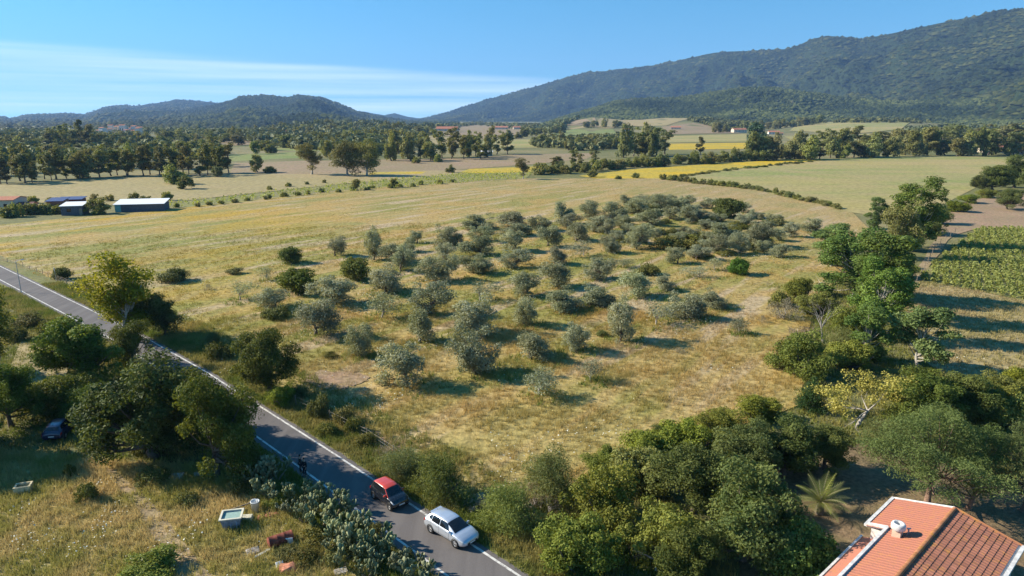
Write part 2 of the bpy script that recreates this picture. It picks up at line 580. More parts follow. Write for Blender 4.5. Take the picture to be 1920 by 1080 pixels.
nt.l(c, b.inputs['Base Color']); b.inputs['Roughness'].default_value = .85
M_asphalt = m
m, nt, b = new_mat('worn_line_paint')
p = world_pos(nt)
nt.l(nt.mix(nt.rng(nt.noise(p, 1.6, 5, .8), .44, .66), (.64, .62, .58), (.24, .22, .205)), b.inputs['Base Color'])
M_line = m
strip('road_verge', 3.0, -7.2, M_verge, .190, 2.0, .6, seed=3)
strip('road', .42, -4.05, M_asphalt, .230, 1.0, .12, seed=4)
strip('road_edge_line', .09, -.09, M_line, .236, .5, .015, seed=5)
strip('road_edge_line', -3.36, -3.53, M_line, .236, .5, .015, seed=6)
RZ = .23

field('weedy_plot', [(-300, 1300), (-300, 820), (60, 850), (200, 868), (330, 872), (430, 880), (560, 960), (700, 1080), (860, 1300)], M_plot, lift=.17, wob=.5)
field('grass_track', [(195, 880), (215, 884), (262, 925), (300, 960), (345, 1020), (420, 1110), (350, 1110), (300, 1030), (250, 950)], M_track, lift=.185, wob=.25)
field('mown_strip', [(40, 640), (100, 655), (130, 690), (110, 740), (60, 735), (20, 690)], M_tan, lift=.17, wob=.4)
def patch_ring(px, py, a, b_, ang, seed):
    c_ = G(px, py); out = []
    for k in range(44):
        t = 2 * math.pi * k / 44
        r = 1 + .45 * mnoise.noise(Vector((math.cos(t) * 1.4, math.sin(t) * 1.4, seed))) + .25 * mnoise.noise(Vector((math.cos(t) * 5, math.sin(t) * 5, seed)))
        u, v = a * r * math.cos(t), b_ * r * math.sin(t)
        out.append((c_.x + u * math.cos(ang) - v * math.sin(ang), c_.y + u * math.sin(ang) + v * math.cos(ang), 0))
    return out
field('bare_patch', patch_ring(630, 712, 4.2, 2.6, R(-20), 3.1), M_soil, lift=.17, ground_pts=True)
field('bare_patch', patch_ring(700, 822, 4.6, .9, R(135), 5.2), M_soil, lift=.17, ground_pts=True)

# ------------------------------------------------------------------ mountains
def forest_mat(name, base, alt, rock, s=.02, rock_amt=.5):
    m, nt, b = new_mat(name)
    p = world_pos(nt)
    big = nt.noise(p, s * .12, 4, .6)
    sp = nt.n('ShaderNodeTexVoronoi', {'Vector': p, 'Scale': s * 4.5}).outputs['Distance']
    c = nt.mix(nt.rng(big, .38, .62), base, alt)
    c = nt.mix(nt.rng(sp, .15, .75, 0, .65), c, tuple(k * 1.9 for k in alt))
    rk = nt.noise(p, s * .35, 6, .75)
    c = nt.mix(nt.rng(rk, .64, .72, 0, rock_amt), c, rock)
    nt.l(c, b.inputs['Base Color'])
    b.inputs['Roughness'].default_value = .95; b.inputs['Specular IOR Level'].default_value = 0
    nt.l(nt.n('ShaderNodeBump', {'Strength': .8, 'Distance': 6.0, 'Height': sp}).outputs[0], b.inputs['Normal'])
    return m

HILL_PTS = {}
def mountain(name, pts, Rm_, Wf, mat_, gully, seed, na=300, nr=60, expo=1.25):
    a, e = profile(pts)
    azs = np.linspace(a[0], a[-1], na)
    V = []; N = nr + 14
    for az in azs:
        Rm = Rm_ if not isinstance(Rm_, tuple) else float(np.interp(az, (a[0], a[-1]), Rm_))
        el = float(np.interp(az, a, e))
        hr = max(2.0, CAM_H + el * Rm)
        hr += mnoise.fractal(Vector((az * Rm / 160.0, seed, 0)), 1.0, 2.0, 4) * min(8.0, hr * .05)
        for j in range(N):
            t = j / nr
            r = Rm - Wf + Wf * t
            x, y = r * math.sin(az), r * math.cos(az)
            if t <= 1:
                k = t ** expo
                k = k * (1 - .25 * math.sin(math.pi * t) * (1 - t))
            else:
                k = max(0, 1 - (t - 1) * 3.2)
            env = math.sin(math.pi * min(1, max(0, t))) ** .8
            g = mnoise.ridged_multi_fractal(Vector((az * Rm / gully / 2.6 + mnoise.noise(Vector((x / 900, y / 900, seed))) * .9, t * 1.1, seed)), 0.9, 2.0, 4, 1.0, 2.0) - 1.1
            f = mnoise.fractal(Vector((x / 520.0, y / 520.0, seed)), 1.0, 2.0, 4)
            z = hr * k + hr * env * (.22 * g + .26 * f) - 4 * (1 - min(t, 1))
            if t < 1: z = min(z, CAM_H + (el * Rm + (hr - CAM_H - el * Rm)) * (r / Rm) - (1 - t) * hr * .02)
            V.append((x, y, z))
    F = [(i * N + j, (i + 1) * N + j, (i + 1) * N + j + 1, i * N + j + 1) for i in range(na - 1) for j in range(N - 1)]
    me = np_mesh(name, V, F, mat_, smooth=True)
    if me.polygons[len(F) // 2].normal.z < 0: me.flip_normals()
    o = link(bpy.data.objects.new(name, me)); tag(o, kind='structure')
    HILL_PTS[name] = np.array(V).reshape(na, N, 3)[:, :nr + 1]
    return o

M_far = forest_mat('far_forest', (.014, .023, .009), (.022, .030, .012), (.20, .18, .15), .012, .6)
M_mid = forest_mat('hill_forest', (.024, .036, .010), (.042, .052, .016), (.24, .19, .12), .03, .5)
mountain('mountain_ridge_east', [(700, 240), (760, 229), (800, 221), (840, 210), (900, 190), (950, 177), (1000, 163), (1060, 146), (1100, 136), (1160, 130), (1220, 124), (1280, 112), (1340, 98), (1400, 95), (1470, 93), (1500, 84), (1525, 72), (1550, 67), (1580, 70), (1610, 74), (1660, 65), (1720, 52), (1800, 36), (1860, 24), (1920, 17), (2050, 10), (2250, 30)], (8200, 3900), 2000, M_far, 420, 3, 420, 70)
mountain('mountain_west', [(190, 262), (225, 250), (260, 238), (300, 218), (340, 207), (380, 200), (420, 192), (450, 181), (500, 178), (540, 182), (560, 177), (600, 182), (640, 196), (670, 208), (700, 216), (740, 222), (790, 232), (860, 246)], 5600, 3900, M_far, 260, 7, 260, 80, 1.9)
mountain('mountain_far_west', [(-300, 245), (-60, 222), (0, 218), (20, 222), (60, 214), (120, 212), (160, 214), (200, 200), (225, 196), (250, 199), (280, 196), (310, 190), (330, 186), (360, 188), (400, 192), (430, 196), (480, 215), (560, 240)], 8600, 6500, M_far, 380, 11, 260, 70, 2.2)
mountain('mountain_gap', [(600, 238), (640, 225), (680, 209), (720, 216), (740, 212), (765, 219), (800, 224), (900, 234)], 9600, 1200, M_far, 400, 17, 120, 24)
mountain('foothill_east', [(960, 246), (1010, 233), (1060, 218), (1110, 203), (1150, 190), (1200, 184), (1280, 182), (1330, 172), (1400, 166), (1450, 164), (1500, 170), (1560, 178), (1620, 185), (1700, 190), (1800, 185), (1920, 178), (2100, 170), (2300, 200)], 3200, 900, M_mid, 200, 23, 320, 50)

def canopy(name, src, n, size, mat_, label, seed, t0=0.0):
    """a wooded slope: thousands of far crowns, too many to count"""
    rg = np.random.default_rng(seed)
    g = HILL_PTS[src]
    na, nr, _ = g.shape
    i = rg.random(n) * (na - 1.01); j = (t0 + (1 - t0) * rg.random(n)) * (nr - 1.01)
    i0, j0 = i.astype(int), j.astype(int)
    fi, fj = (i - i0)[:, None], (j - j0)[:, None]
    P = (g[i0, j0] * (1 - fi) + g[i0 + 1, j0] * fi) * (1 - fj) + (g[i0, j0 + 1] * (1 - fi) + g[i0 + 1, j0 + 1] * fi) * fj
    s = size * (.5 + rg.random(n) ** 2 * 1.1)
    base = np.array([(1, 0, .1), (.35, .95, 0), (-.8, .6, .1), (-.8, -.6, 0), (.35, -.95, .1), (.1, .05, 1.0)])
    base = base[None] * (0.75 + .5 * rg.random((n, 6, 1)))
    V = P[:, None, :] + base * s[:, None, None] * np.array([1, 1, .75])
    F0 = np.array([(0, 1, 5), (1, 2, 5), (2, 3, 5), (3, 4, 5), (4, 0, 5)])
    F = (F0[None] + 6 * np.arange(n)[:, None, None]).reshape(-1, 3)
    me = np_mesh(name, V.reshape(-1, 3), F, mat_, attrs={'tint': np.repeat(rg.random(n), 6)})
    o = link(bpy.data.objects.new(name, me)); tag(o, label, 'woodland', kind='stuff')
    return o
# ------------------------------------------------------------------ foliage
def leaf_mat(name, lo, hi, trans=.25, hue=.06, rough=.6, patches=None):
    m, nt, b = new_mat(name)
    tint = nt.n('ShaderNodeAttribute', attribute_name='tint').outputs['Fac']
    rnd = nt.n('ShaderNodeObjectInfo').outputs['Random']
    c = nt.mix(tint, lo, hi)
    if patches:                                  # broad sunlit and shaded tones painted in for relief, and thin rocky places
        nz = nt.noise(world_pos(nt), patches, 5, .65)
        c = nt.mix(1.0, c, nt.mix(nt.rng(nz, .40, .60), (.55, .62, .66), (2.0, 1.75, 1.5)), 'MULTIPLY')
        c = nt.mix(nt.rng(nt.noise(world_pos(nt), patches * 3.3, 6, .75), .63, .70, 0, .55), c, (.20, .17, .12))
    hs = nt.n('ShaderNodeHueSaturation', {'Color': c, 'Hue': nt.rng(rnd, 0, 1, .5 - hue * .35, .5 + hue * .2, False),
                                         'Saturation': nt.rng(nt.math('FRACT', nt.math('MULTIPLY', rnd, 7.3)), 0, 1, .85, 1.1, False),
                                         'Value': nt.rng(nt.math('FRACT', nt.math('MULTIPLY', rnd, 13.7)), 0, 1, .80, 1.2, False)}).outputs[0]
    nt.l(hs, b.inputs['Base Color'])
    b.inputs['Roughness'].default_value = rough
    b.inputs['Specular IOR Level'].default_value = .10
    tr = nt.n('ShaderNodeBsdfTranslucent', {'Color': nt.mix(1.0, hs, (1.5, 1.35, .55), 'MULTIPLY')})
    mx = nt.n('ShaderNodeMixShader', {0: trans, 1: b.outputs[0], 2: tr.outputs[0]})
    nt.l(mx.outputs[0], nt.t.nodes['Material Output'].inputs['Surface'])
    return m

def unit(v): return v / (np.linalg.norm(v, axis=-1, keepdims=True) + 1e-9)

def leaf_quads(P, N, ln, wd, rg):
    """diamond leaf sprays at P with normals N"""
    n = len(P)
    rnd = unit(rg.normal(size=(n, 3)))
    a = unit(np.cross(N, rnd)); b = np.cross(N, a)
    l = (ln * (.6 + .8 * rg.random(n)))[:, None] * .5
    w = (wd * (.6 + .8 * rg.random(n)))[:, None] * .5
    V = np.stack([P - a * l, P + b * w + N * w * .3, P + a * l, P - b * w + N * w * .3], 1)
    return V.reshape(-1, 3), np.arange(4 * n).reshape(-1, 4)

def env_radius(d, shape):
    """crown envelope in direction d (unit): returns radius factors"""
    return shape

def clump_centres(rg, n, W, z0, z1, form, lump=.25):
    """points through the crown volume; form: dome, oval, umbrella, cone"""
    out = []
    ph = rg.random(6) * 6.28
    tries = 0
    md = (W * W * (z1 - z0) / max(n, 1)) ** (1 / 3) * .55
    while len(out) < n and tries < n * 60:
        tries += 1
        u = rg.random(); th = rg.random() * 6.283
        s = rg.random()
        if form == 'dome': prof = math.sqrt(max(0, 1 - (max(0, u - .25) / .75) ** 2)) * (.75 + .25 * min(1, u / .25))
        elif form == 'oval': prof = math.sqrt(max(0, 1 - (2 * u - 1) ** 2)) ** .8
        elif form == 'umbrella': prof = math.sqrt(max(0, 1 - max(0, u - .2) ** 2 / .64)) * (.8 + .2 * min(1, u / .2))
        elif form == 'tall': prof = min(1, u / .2 + .35) * (1 - max(0, u - .3) / .7) ** .55
        else: prof = 1 - u * .95
        lumpy = 1 + lump * math.sin(2 * th + ph[0] + u * 3) * .6 + lump * math.sin(3 * th + ph[1] - u * 5) * .5 + lump * math.sin(th + ph[2])
        rr = W / 2 * prof * lumpy * (s ** .42)
        p = np.array([rr * math.cos(th), rr * math.sin(th), z0 + (z1 - z0) * u])
        if all(np.linalg.norm(p - q) > md for q in out): out.append(p)
    return np.array(out)

def make_tree(name, seed, Ht, W, z0, form, n_clump, r_clump, n_leaf, ln, wd, leafm, barkm, trunk_r, lean=0.0, lump=.25,
              lobes=0, flat=.75, up=.25, limbs=.7, sides=6, rnd_n=.55, shell=.5, stems=1):
    rg = np.random.default_rng(seed)
    cen = clump_centres(rg, n_clump, W - r_clump * 1.2, z0 + r_clump * .5, Ht - r_clump * flat, form, lump)
    if lobes:                                   # gather the clumps into a few heads with gaps between
        lc = clump_centres(rg, lobes, W * .72, z0 + r_clump, Ht - r_clump * 1.5, form, lump)
        sz = .6 + .8 * rg.random(len(lc))
        pick = rg.choice(len(lc), n_clump, p=sz / sz.sum())
        cen = lc[pick] + rg.normal(size=(n_clump, 3)) * (W * .125 * sz[pick])[:, None] * np.array([1, 1, .8])
        cen[:, 2] = np.clip(cen[:, 2], z0 + r_clump * .3, Ht - r_clump * flat)
        rad_ = np.percentile(np.hypot(cen[:, 0], cen[:, 1]), 92)
        cen[:, :2] *= (W / 2 - r_clump * .75) / rad_
        ff = np.minimum(1, (W / 2 * .94) / (np.hypot(cen[:, 0], cen[:, 1]) + r_clump * .6))
        cen[:, :2] *= ff[:, None]
        zlo, zhi = cen[:, 2].min(), cen[:, 2].max()
        cen[:, 2] = z0 + r_clump * .4 + (cen[:, 2] - zlo) / (zhi - zlo) * (Ht - z0 - r_clump * (.4 + flat))
    rc = r_clump * (.55 + .8 * rg.random(len(cen)))
    # leaves
    tot = n_leaf
    share = rc ** 2 / (rc ** 2).sum()
    Pn, Nn, Tn = [], [], []
    for c_, r_, s_ in zip(cen, rc, share):
        k = max(8, int(tot * s_))
        d = unit(rg.normal(size=(k, 3)) + np.array([0, 0, up]))
        rad = r_ * (shell + (1.08 - shell) * rg.random(k) ** .5)[:, None]
        wob = 1 + .22 * np.sin(d @ (rg.normal(size=3) * 4) + rg.random() * 6)[:, None]
        Pn.append(c_ + d * rad * wob * np.array([1, 1, flat]))
        Nn.append(unit(d * (1 - rnd_n) + unit(rg.normal(size=(k, 3))) * rnd_n + np.array([0, 0, .25])))
        Tn.append(np.clip(rg.random() * .65 + rg.random(k) * .5 - .08, 0, 1))
    P, N, T = np.concatenate(Pn), np.concatenate(Nn), np.concatenate(Tn)
    P[:, 2] = np.maximum(P[:, 2], .04)
    V, F = leaf_quads(P, N, ln, wd, rg)
    crown = np_mesh(name + '_crown', V, F, leafm, attrs={'tint': np.repeat(T, 4)})
    # trunk and limbs
    mb = MB()
    zt = z0 + (Ht - z0) * .55
    for s in range(stems):
        off = np.array([0, 0]) if stems == 1 else rg.normal(size=2) * W * .05
        sp = rg.normal(size=2) * W * .10 * (stems > 1)
        path, rads = [], []
        w1 = rg.normal(size=2) * trunk_r * 1.2
        for i in range(7):
            t = i / 6
            path.append((off[0] + lean * t * t * W * .25 + w1[0] * math.sin(t * 4) + sp[0] * t * 1.5, off[1] + w1[1] * math.sin(t * 5) + sp[1] * t * 1.5, -.15 + (zt + .15) * t))
            rads.append(trunk_r * (1.35 if i == 0 else 1.0) * (1 - .72 * t))
        mb.tube(path, rads, sides + 1)
        if s == 0: main, mrad = path, rads
    for c_ in cen[rg.random(len(cen)) < limbs]:
        t = min(.95, max(.25, (c_[2] * .55) / zt * .9 + rg.random() * .15))
        i = min(5, int(t * 6)); f = t * 6 - i
        a = Vector(main[i]).lerp(Vector(main[i + 1]), f); e = Vector(c_)
        mid = a.lerp(e, .5) + Vector((0, 0, -(e - a).length * .10)) + Vector(rg.normal(size=3) * .06 * W * .3)
        r0 = max(trunk_r * .12, (mrad[i] * (1 - f) + mrad[i + 1] * f) * .55)
        mb.tube([a, a.lerp(mid, .55), mid, mid.lerp(e, .6), e], [r0, r0 * .8, r0 * .6, r0 * .42, r0 * .2], 4 if sides < 7 else 5, cap=False)
    trunk = mb.mesh(name + '_trunk', barkm)
    return dict(parts=[('trunk', trunk), ('crown', crown)], W=W, H=Ht)

M_bark = simple('bark_grey_brown', (.14, .11, .085), .95, var=.35, scale=6, bump=.6)
M_barkp = simple('bark_pale', (.42, .38, .32), .9, var=.3, scale=4, bump=.3)
M_barkr = simple('bark_pine', (.22, .14, .10), .95, var=.3, scale=6, bump=.6)
M_dead = simple('dead_wood', (.36, .32, .28), .95, var=.3, scale=5, bump=.4)

L_olive = leaf_mat('olive_leaf', (.175, .195, .11), (.39, .405, .26), .22, .06)
L_oak = leaf_mat('oak_leaf', (.050, .080, .018), (.175, .205, .050), .28, .06)
L_euc = leaf_mat('eucalyptus_leaf', (.11, .12, .038), (.25, .245, .08), .25, .08)
L_ash = leaf_mat('roadside_leaf', (.14, .165, .025), (.32, .32, .055), .4, .04)
L_poplar = leaf_mat('poplar_leaf', (.080, .135, .030), (.215, .29, .075), .30, .05)
L_pine = leaf_mat('pine_needles', (.085, .13, .032), (.18, .235, .065), .22, .04)
L_mastic = leaf_mat('mastic_leaf', (.085, .115, .022), (.245, .265, .055), .25, .06)
L_tam = leaf_mat('tamarisk_leaf', (.10, .13, .04), (.24, .255, .085), .25, .05)
L_bush = leaf_mat('maquis_leaf', (.10, .115, .03), (.21, .205, .055), .2, .10)
L_far = leaf_mat('far_tree_leaf', (.11, .135, .040), (.29, .295, .10), .32, .10)
L_citrus = leaf_mat('bright_leaf', (.05, .12, .015), (.13, .24, .03), .3, .03)
L_broad = leaf_mat('garden_leaf', (.08, .125, .03), (.19, .25, .075), .25, .03)
L_dry = leaf_mat('dry_scrub', (.20, .17, .11), (.36, .31, .22), .15, .05)
L_yblos = leaf_mat('yellow_blossom', (.32, .30, .07), (.52, .46, .15), .2, .03)
L_cyp = leaf_mat('juniper_leaf', (.035, .075, .022), (.07, .125, .035), .15, .03)
L_wood = leaf_mat('woodland_crowns', (.016, .026, .008), (.060, .074, .021), .05, .05, .9, patches=.0022)

PROTO = {}
def protos(kind, n, fn): PROTO[kind] = [fn(i) for i in range(n)]

rs_ = random.Random(5)
protos('olive', 7, lambda i: make_tree('olive', 100 + i, 4.6, [5.0, 5.6, 4.6, 6.2, 5.4, 4.4, 5.8][i], [.3, .15, .6, .2, .4, .1, .5][i], ['dome', 'oval', 'dome', 'dome', 'oval', 'oval', 'dome'][i], [34, 38, 28, 40, 34, 32, 28][i], [.78, .74, .8, .78, .72, .78, .78][i],
        [7500, 8500, 6500, 9000, 7500, 7500, 6000][i], .27, .09, L_olive, M_bark, .20, lean=[0, .5, -.6, .3, -.3, 0, .8][i], lump=.4, rnd_n=.6, shell=.25, lobes=[9, 10, 7, 11, 9, 8, 7][i]))
protos('olive_sparse', 3, lambda i: make_tree('olive_sparse', 140 + i, 3.2, 3.8, .7, 'dome', 14, .75, [1500, 1900, 1200][i], .24, .075, L_olive, M_dead, .10, lean=.4 * (i - 1), lump=.4, rnd_n=.8, shell=.2, limbs=1))
protos('oak', 4, lambda i: make_tree('oak', 200 + i, 8.5, [10, 9, 8.4, 9.6][i], [1.4, 1.0, 1.6, .9][i], 'dome', [64, 56, 50, 60][i], [1.15, 1.1, 1.1, 1.1][i], 28000, .25, .145, L_oak, M_bark, .36, lump=.4, rnd_n=.55, shell=.4, lobes=[11, 10, 9, 11][i]))
protos('oak_low', 2, lambda i: make_tree('oak_low', 230 + i, 5.5, 8.2, .1, 'dome', 40, 1.3, 17000, .28, .16, L_oak, M_bark, .22, lump=.3, shell=.4, stems=2))
protos('ash', 1, lambda i: make_tree('ash', 250 + i, 12.5, 8.2, 2.4, 'oval', 40, 1.35, 15000, .32, .18, L_ash, M_barkp, .24, lump=.4, shell=.3, lobes=9, stems=2, limbs=.9))
protos('poplar', 3, lambda i: make_tree('poplar', 300 + i, [15, 13, 11][i], [8.5, 7.5, 7.5][i], [.7, .4, 2.2][i], ['oval', 'oval', 'oval'][i], [60, 50, 42][i], [1.05, 1.0, 1.0][i], [17000, 15000, 11000][i], .34, .22, L_poplar, M_barkp, .24, lump=.4, shell=.3, lobes=[18, 16, 14][i], limbs=.8))
protos('pine', 3, lambda i: make_tree('pine', 340 + i, 9.5, [10, 8.5, 7.5][i], [2.6, 2.0, 1.5][i], 'umbrella', [46, 38, 34][i], 1.15, [26000, 22000, 18000][i], .30, .05, L_pine, M_barkr, .26, lean=[.3, -.3, 0][i], lump=.3, rnd_n=.75, shell=.25, limbs=1, up=.5))
protos('mastic', 3, lambda i: make_tree('mastic', 370 + i, [4.6, 3.8, 5.4][i], [7.6, 6.4, 7.0][i], .05, 'dome', [54, 46, 50][i], [.85, .8, .85][i], [20000, 15000, 18000][i], .24, .12, L_mastic, M_bark, .12, lump=.45, shell=.35, lobes=[12, 10, 11][i], stems=3, limbs=.4))
protos('tamarisk', 2, lambda i: make_tree('tamarisk', 400 + i, 4.2, 5.2, .1, 'dome', 26, 1.0, 13000, .30, .045, L_tam, M_bark, .13, lump=.35, shell=.25, rnd_n=.85, stems=2))
protos('bush', 4, lambda i: make_tree('bush', 430 + i, [1.7, 1.3, 2.0, 1.0][i], [3.2, 3.6, 2.8, 3.6][i], .02, 'dome', [14, 16, 12, 16][i], .6, [3200, 3200, 2800, 3000][i], .20, .10, L_bush, M_bark, .06, lump=.4, shell=.3, stems=2, limbs=.3))
protos('round_bush', 2, lambda i: make_tree('round_bush', 450 + i, 3.4, 4.2, .05, 'dome', 22, .9, 7000, .24, .15, L_citrus if i == 0 else L_oak, M_bark, .1, lump=.15, shell=.45, limbs=.3))
protos('garden', 1, lambda i: make_tree('garden', 470 + i, 5.6, 6.6, .3, 'dome', 34, 1.05, 15000, .26, .17, L_broad, M_bark, .18, lump=.22, shell=.45))
protos('juniper', 1, lambda i: make_tree('juniper', 480, 5.2, 4.0, .05, 'cone', 34, .75, 9000, .24, .06, L_cyp, M_bark, .14, lump=.15, shell=.3, rnd_n=.7, limbs=.2))
protos('scrub', 2, lambda i: make_tree('scrub', 490 + i, 1.5, 2.6, .02, 'dome', 12, .5, [1400, 900][i], .26, .03, L_dry, M_dead, .04, lump=.4, shell=.2, rnd_n=.9, stems=4, limbs=.9))
# trees of the middle distance: fewer, larger leaf sprays
protos('far_oak', 4, lambda i: make_tree('far_oak', 500 + i, 8, [9, 10, 8, 9.5][i], [.6, .3, 1.0, .2][i], 'dome', 26, 1.45, 2600, .70, .45, L_far, M_bark, .3, lump=.45, shell=.4, rnd_n=.45, lobes=8, limbs=.3, sides=4))
protos('far_euc', 4, lambda i: make_tree('far_euc', 540 + i, 15, [8, 7, 9, 6.4][i], [2.6, 3.4, 1.8, 2.8][i], ['oval', 'tall', 'oval', 'tall'][i], 26, 1.25, 2400, .75, .42, [L_far, L_euc, L_far, L_euc][i], M_bark, .26, lump=.5, shell=.3, rnd_n=.5, lobes=[8, 7, 9, 6][i], limbs=.5, sides=4))
protos('big_euc', 2, lambda i: make_tree('big_euc', 560 + i, 17, [14, 13][i], [1.0, 3.2][i], ['oval', 'dome'][i], [44, 30][i], 1.9, [8500, 6000][i], .62, .3, L_euc, M_barkp, .45, lump=.4, shell=.35, lobes=[10, 8][i], limbs=.8))
protos('far_poplar', 1, lambda i: make_tree('far_poplar', 580, 15, 8, 1.0, 'oval', 22, 1.6, 2400, .8, .5, leaf_mat('blue_green_leaf', (.04, .085, .05), (.085, .14, .08), .2, .02), M_bark, .3, shell=.4, sides=4))
protos('far_bush', 2, lambda i: make_tree('far_bush', 590 + i, 2.6, 4.6, .02, 'dome', 12, .8, 900, .5, .32, L_far, M_bark, .08, lump=.5, shell=.4, lobes=5, limbs=.1, sides=4))

NAMES = dict(olive=('olive_tree', 'tree'), olive_sparse=('olive_tree', 'tree'), oak=('oak_tree', 'tree'), oak_low=('oak_tree', 'tree'), ash=('broadleaf_tree', 'tree'),
             poplar=('poplar_tree', 'tree'), pine=('pine_tree', 'tree'), mastic=('mastic_shrub', 'shrub'), tamarisk=('tamarisk_shrub', 'shrub'), bush=('bush', 'bush'),
             round_bush=('round_bush', 'bush'), garden=('broadleaf_tree', 'tree'), juniper=('juniper_tree', 'tree'), scrub=('dry_scrub', 'shrub'), far_oak=('broadleaf_tree', 'tree'),
             far_euc=('eucalyptus_tree', 'tree'), big_euc=('eucalyptus_tree', 'tree'), far_poplar=('poplar_tree', 'tree'), far_bush=('bush', 'bush'))
TREE_AT = []
def put(kind, x, y, z, w, h, label, group=None, var=None, rnd=random.Random(77)):
    """a tree or bush of true width w and height h (metres) standing at x, y"""
    P = PROTO[kind]
    pr = P[rnd.randrange(len(P)) if var is None else var]
    nm, cat = NAMES[kind]
    t = thing(nm, label, cat, (x, y, z), rnd.uniform(0, 6.28), group, (w / pr['W'], w / pr['W'], h / pr['H']))
    for pn, me in pr['parts']:
        o = bpy.data.objects.new(pn, me)
        link(o, t)
    TREE_AT.append((x, y, w, h))
    return t

def put_px(kind, px, py, wpx, hpx, label, group=None, var=None, back=0.0, z=None):
    """the same, with the foot, width and height read off the photograph"""
    p = G(px, py)
    d = depth(p)
    w, h = wpx * d / F_PX, hpx * d / F_PX / .97
    n = Vector((p.x, p.y)).normalized() * back * w
    return put(kind, p.x + n.x, p.y + n.y, (p.z if z is None else z), w, h, label, group, var)
# ------------------------------------------------------------------ the olive grove
OL = [  # foot x, foot y, width, height in the photograph, sort, own label
 (543,495,34,27,'oak','dark two-lobed shrub-like tree alone beside the lone little olive in the open meadow'),
 (629,482,36,31,'o','small lone olive with a bare stem standing out in the open meadow'),
 (701,489,36,52,'o','tall narrow olive at the upper left edge of the grove'),
 (501,526,27,22,'s','thin grey young olive left of the dark rounded bush'),
 (558,552,65,42,'oak','dark green rounded oak bush among the olives at the left of the grove'),
 (629,572,92,47,'o','wide spreading olive with a dark forked trunk beside the dark oak bush'),
 (451,565,48,33,'s','sparse grey olive with twisted stems, westernmost in the grove'),
 (515,582,70,34,'o','low spreading olive over a green tangle near the west edge of the grove'),
 (592,632,78,64,'o','large dense olive beside the bare patch nearest the roadside oak'),
 (666,528,46,38,'oak','small dark crooked tree on a leaning stem between the upper left olives'),
 (722,551,72,44,'o','broad pale olive right of the wide forked one'),
 (715,599,66,46,'s','loose pale olive with see-through crown above the leaning-stem olive'),
 (745,498,60,32,'o',None),(753,512,44,40,'o',None),(768,473,30,22,'o',None),(783,457,24,20,'o',None),
 (678,672,56,60,'o','olive with a bent bare trunk close to the big roadside oak'),
 (789,646,58,60,'o','olive leaning on a long bare stem in the third row'),
 (887,634,88,66,'o','large dark olive directly behind the biggest front one'),
 (893,708,98,82,'o','biggest and densest olive in the front of the grove'),
 (761,728,98,74,'o','big rounded grey olive, front left corner of the grove'),
 (810,592,86,56,'o','broad dark olive with a thick trunk, centre left'),
 (840,461,42,34,'o',None),(900,431,50,25,'o',None),(960,429,56,27,'o',None),(1015,433,46,24,'o',None),
 (902,453,50,24,'o',None),(900,481,60,32,'o',None),(963,442,50,22,'o',None),(965,473,48,34,'o',None),(1027,463,44,34,'o',None),
 (1053,421,38,35,'o',None),(1065,428,45,22,'o',None),(1109,415,46,32,'o',None),(832,491,42,30,'o',None),(820,530,68,42,'o',None),
 (900,514,64,30,'o',None),(967,504,60,30,'o',None),(1042,498,38,30,'o',None),(1082,454,46,30,'o',None),(1094,481,42,26,'s',None),
 (1048,539,62,40,'o',None),(1119,526,58,38,'o',None),(986,558,68,40,'o',None),(900,566,52,34,'s',None),(1063,584,68,38,'o',None),(1121,575,58,38,'o',None),
 (984,612,50,50,'o','upright olive on a clear stem in the middle of the grove'),
 (997,678,78,48,'o','low wide olive with reddish crooked stems right of the biggest one'),
 (1080,660,56,50,'o','olive with a dark straight trunk at the front right'),
 (1010,746,66,52,'s','pale wispy olive nearest the camera'),
 (1108,720,46,40,'s','small slanting olive, front right corner of the grove'),
 (1162,643,58,74,'o','tall bluish green olive, tallest in the right half'),
 (1117,435,46,24,'o',None),(1135,439,30,26,'o',None),(1151,413,40,28,'o',None),(1140,397,26,14,'o',None),(1170,428,40,22,'o',None),(1171,386,32,17,'o',None),
 (1194,402,50,26,'o',None),(1201,380,32,12,'o',None),(1220,425,46,28,'o',None),(1227,384,32,15,'o',None),(1238,397,42,26,'o',None),(1253,386,36,17,'o',None),
 (1270,397,38,22,'o',None),(1257,412,42,20,'o',None),(1292,419,38,30,'o',None),(1194,468,46,38,'o',None),(1148,476,40,28,'o',None),
 (1270,496,36,26,'o',None),(1335,392,34,17,'o',None),(1368,409,46,32,'oak',None),(1393,400,26,17,'o',None),(1424,413,20,12,'o',None),
 (1452,417,27,14,'o',None),(1517,434,36,22,'o','olive at the far right end of the grove beside the pale dry grass'),(1484,445,30,24,'o',None),(1312,417,50,20,'o',None),(1396,426,32,22,'o',None),
 (1362,447,50,26,'o',None),(1423,463,58,40,'o','large grey dome-shaped olive near the right end of the grove'),(1322,431,32,16,'o',None),(1459,453,30,20,'o',None),
 (1346,477,42,32,'o',None),(1385,477,38,32,'o',None),(1459,483,40,20,'o',None),(1341,509,32,20,'s',None),(1307,489,42,22,'o',None),
 (1169,504,36,15,'s',None),(1196,557,62,42,'o',None),(1250,546,38,28,'o',None),(1284,598,62,48,'o','broad olive at the right front above the brownish one'),(1340,578,52,30,'o','low olive on the right edge of the grove'),
 (1230,612,70,40,'s','brownish wide olive with a dark shadowed foot, right front'),(1385,627,34,30,'s','nearly bare grey sapling at the right edge of the grove'),
 (1310,522,42,18,'s',None)]
ordn = ['first', 'second', 'third', 'fourth', 'fifth', 'sixth', 'seventh', 'eighth', 'ninth', 'tenth', 'eleventh', 'twelfth', 'thirteenth', 'fourteenth', 'fifteenth', 'sixteenth', 'seventeenth', 'eighteenth', 'nineteenth', 'twentieth']
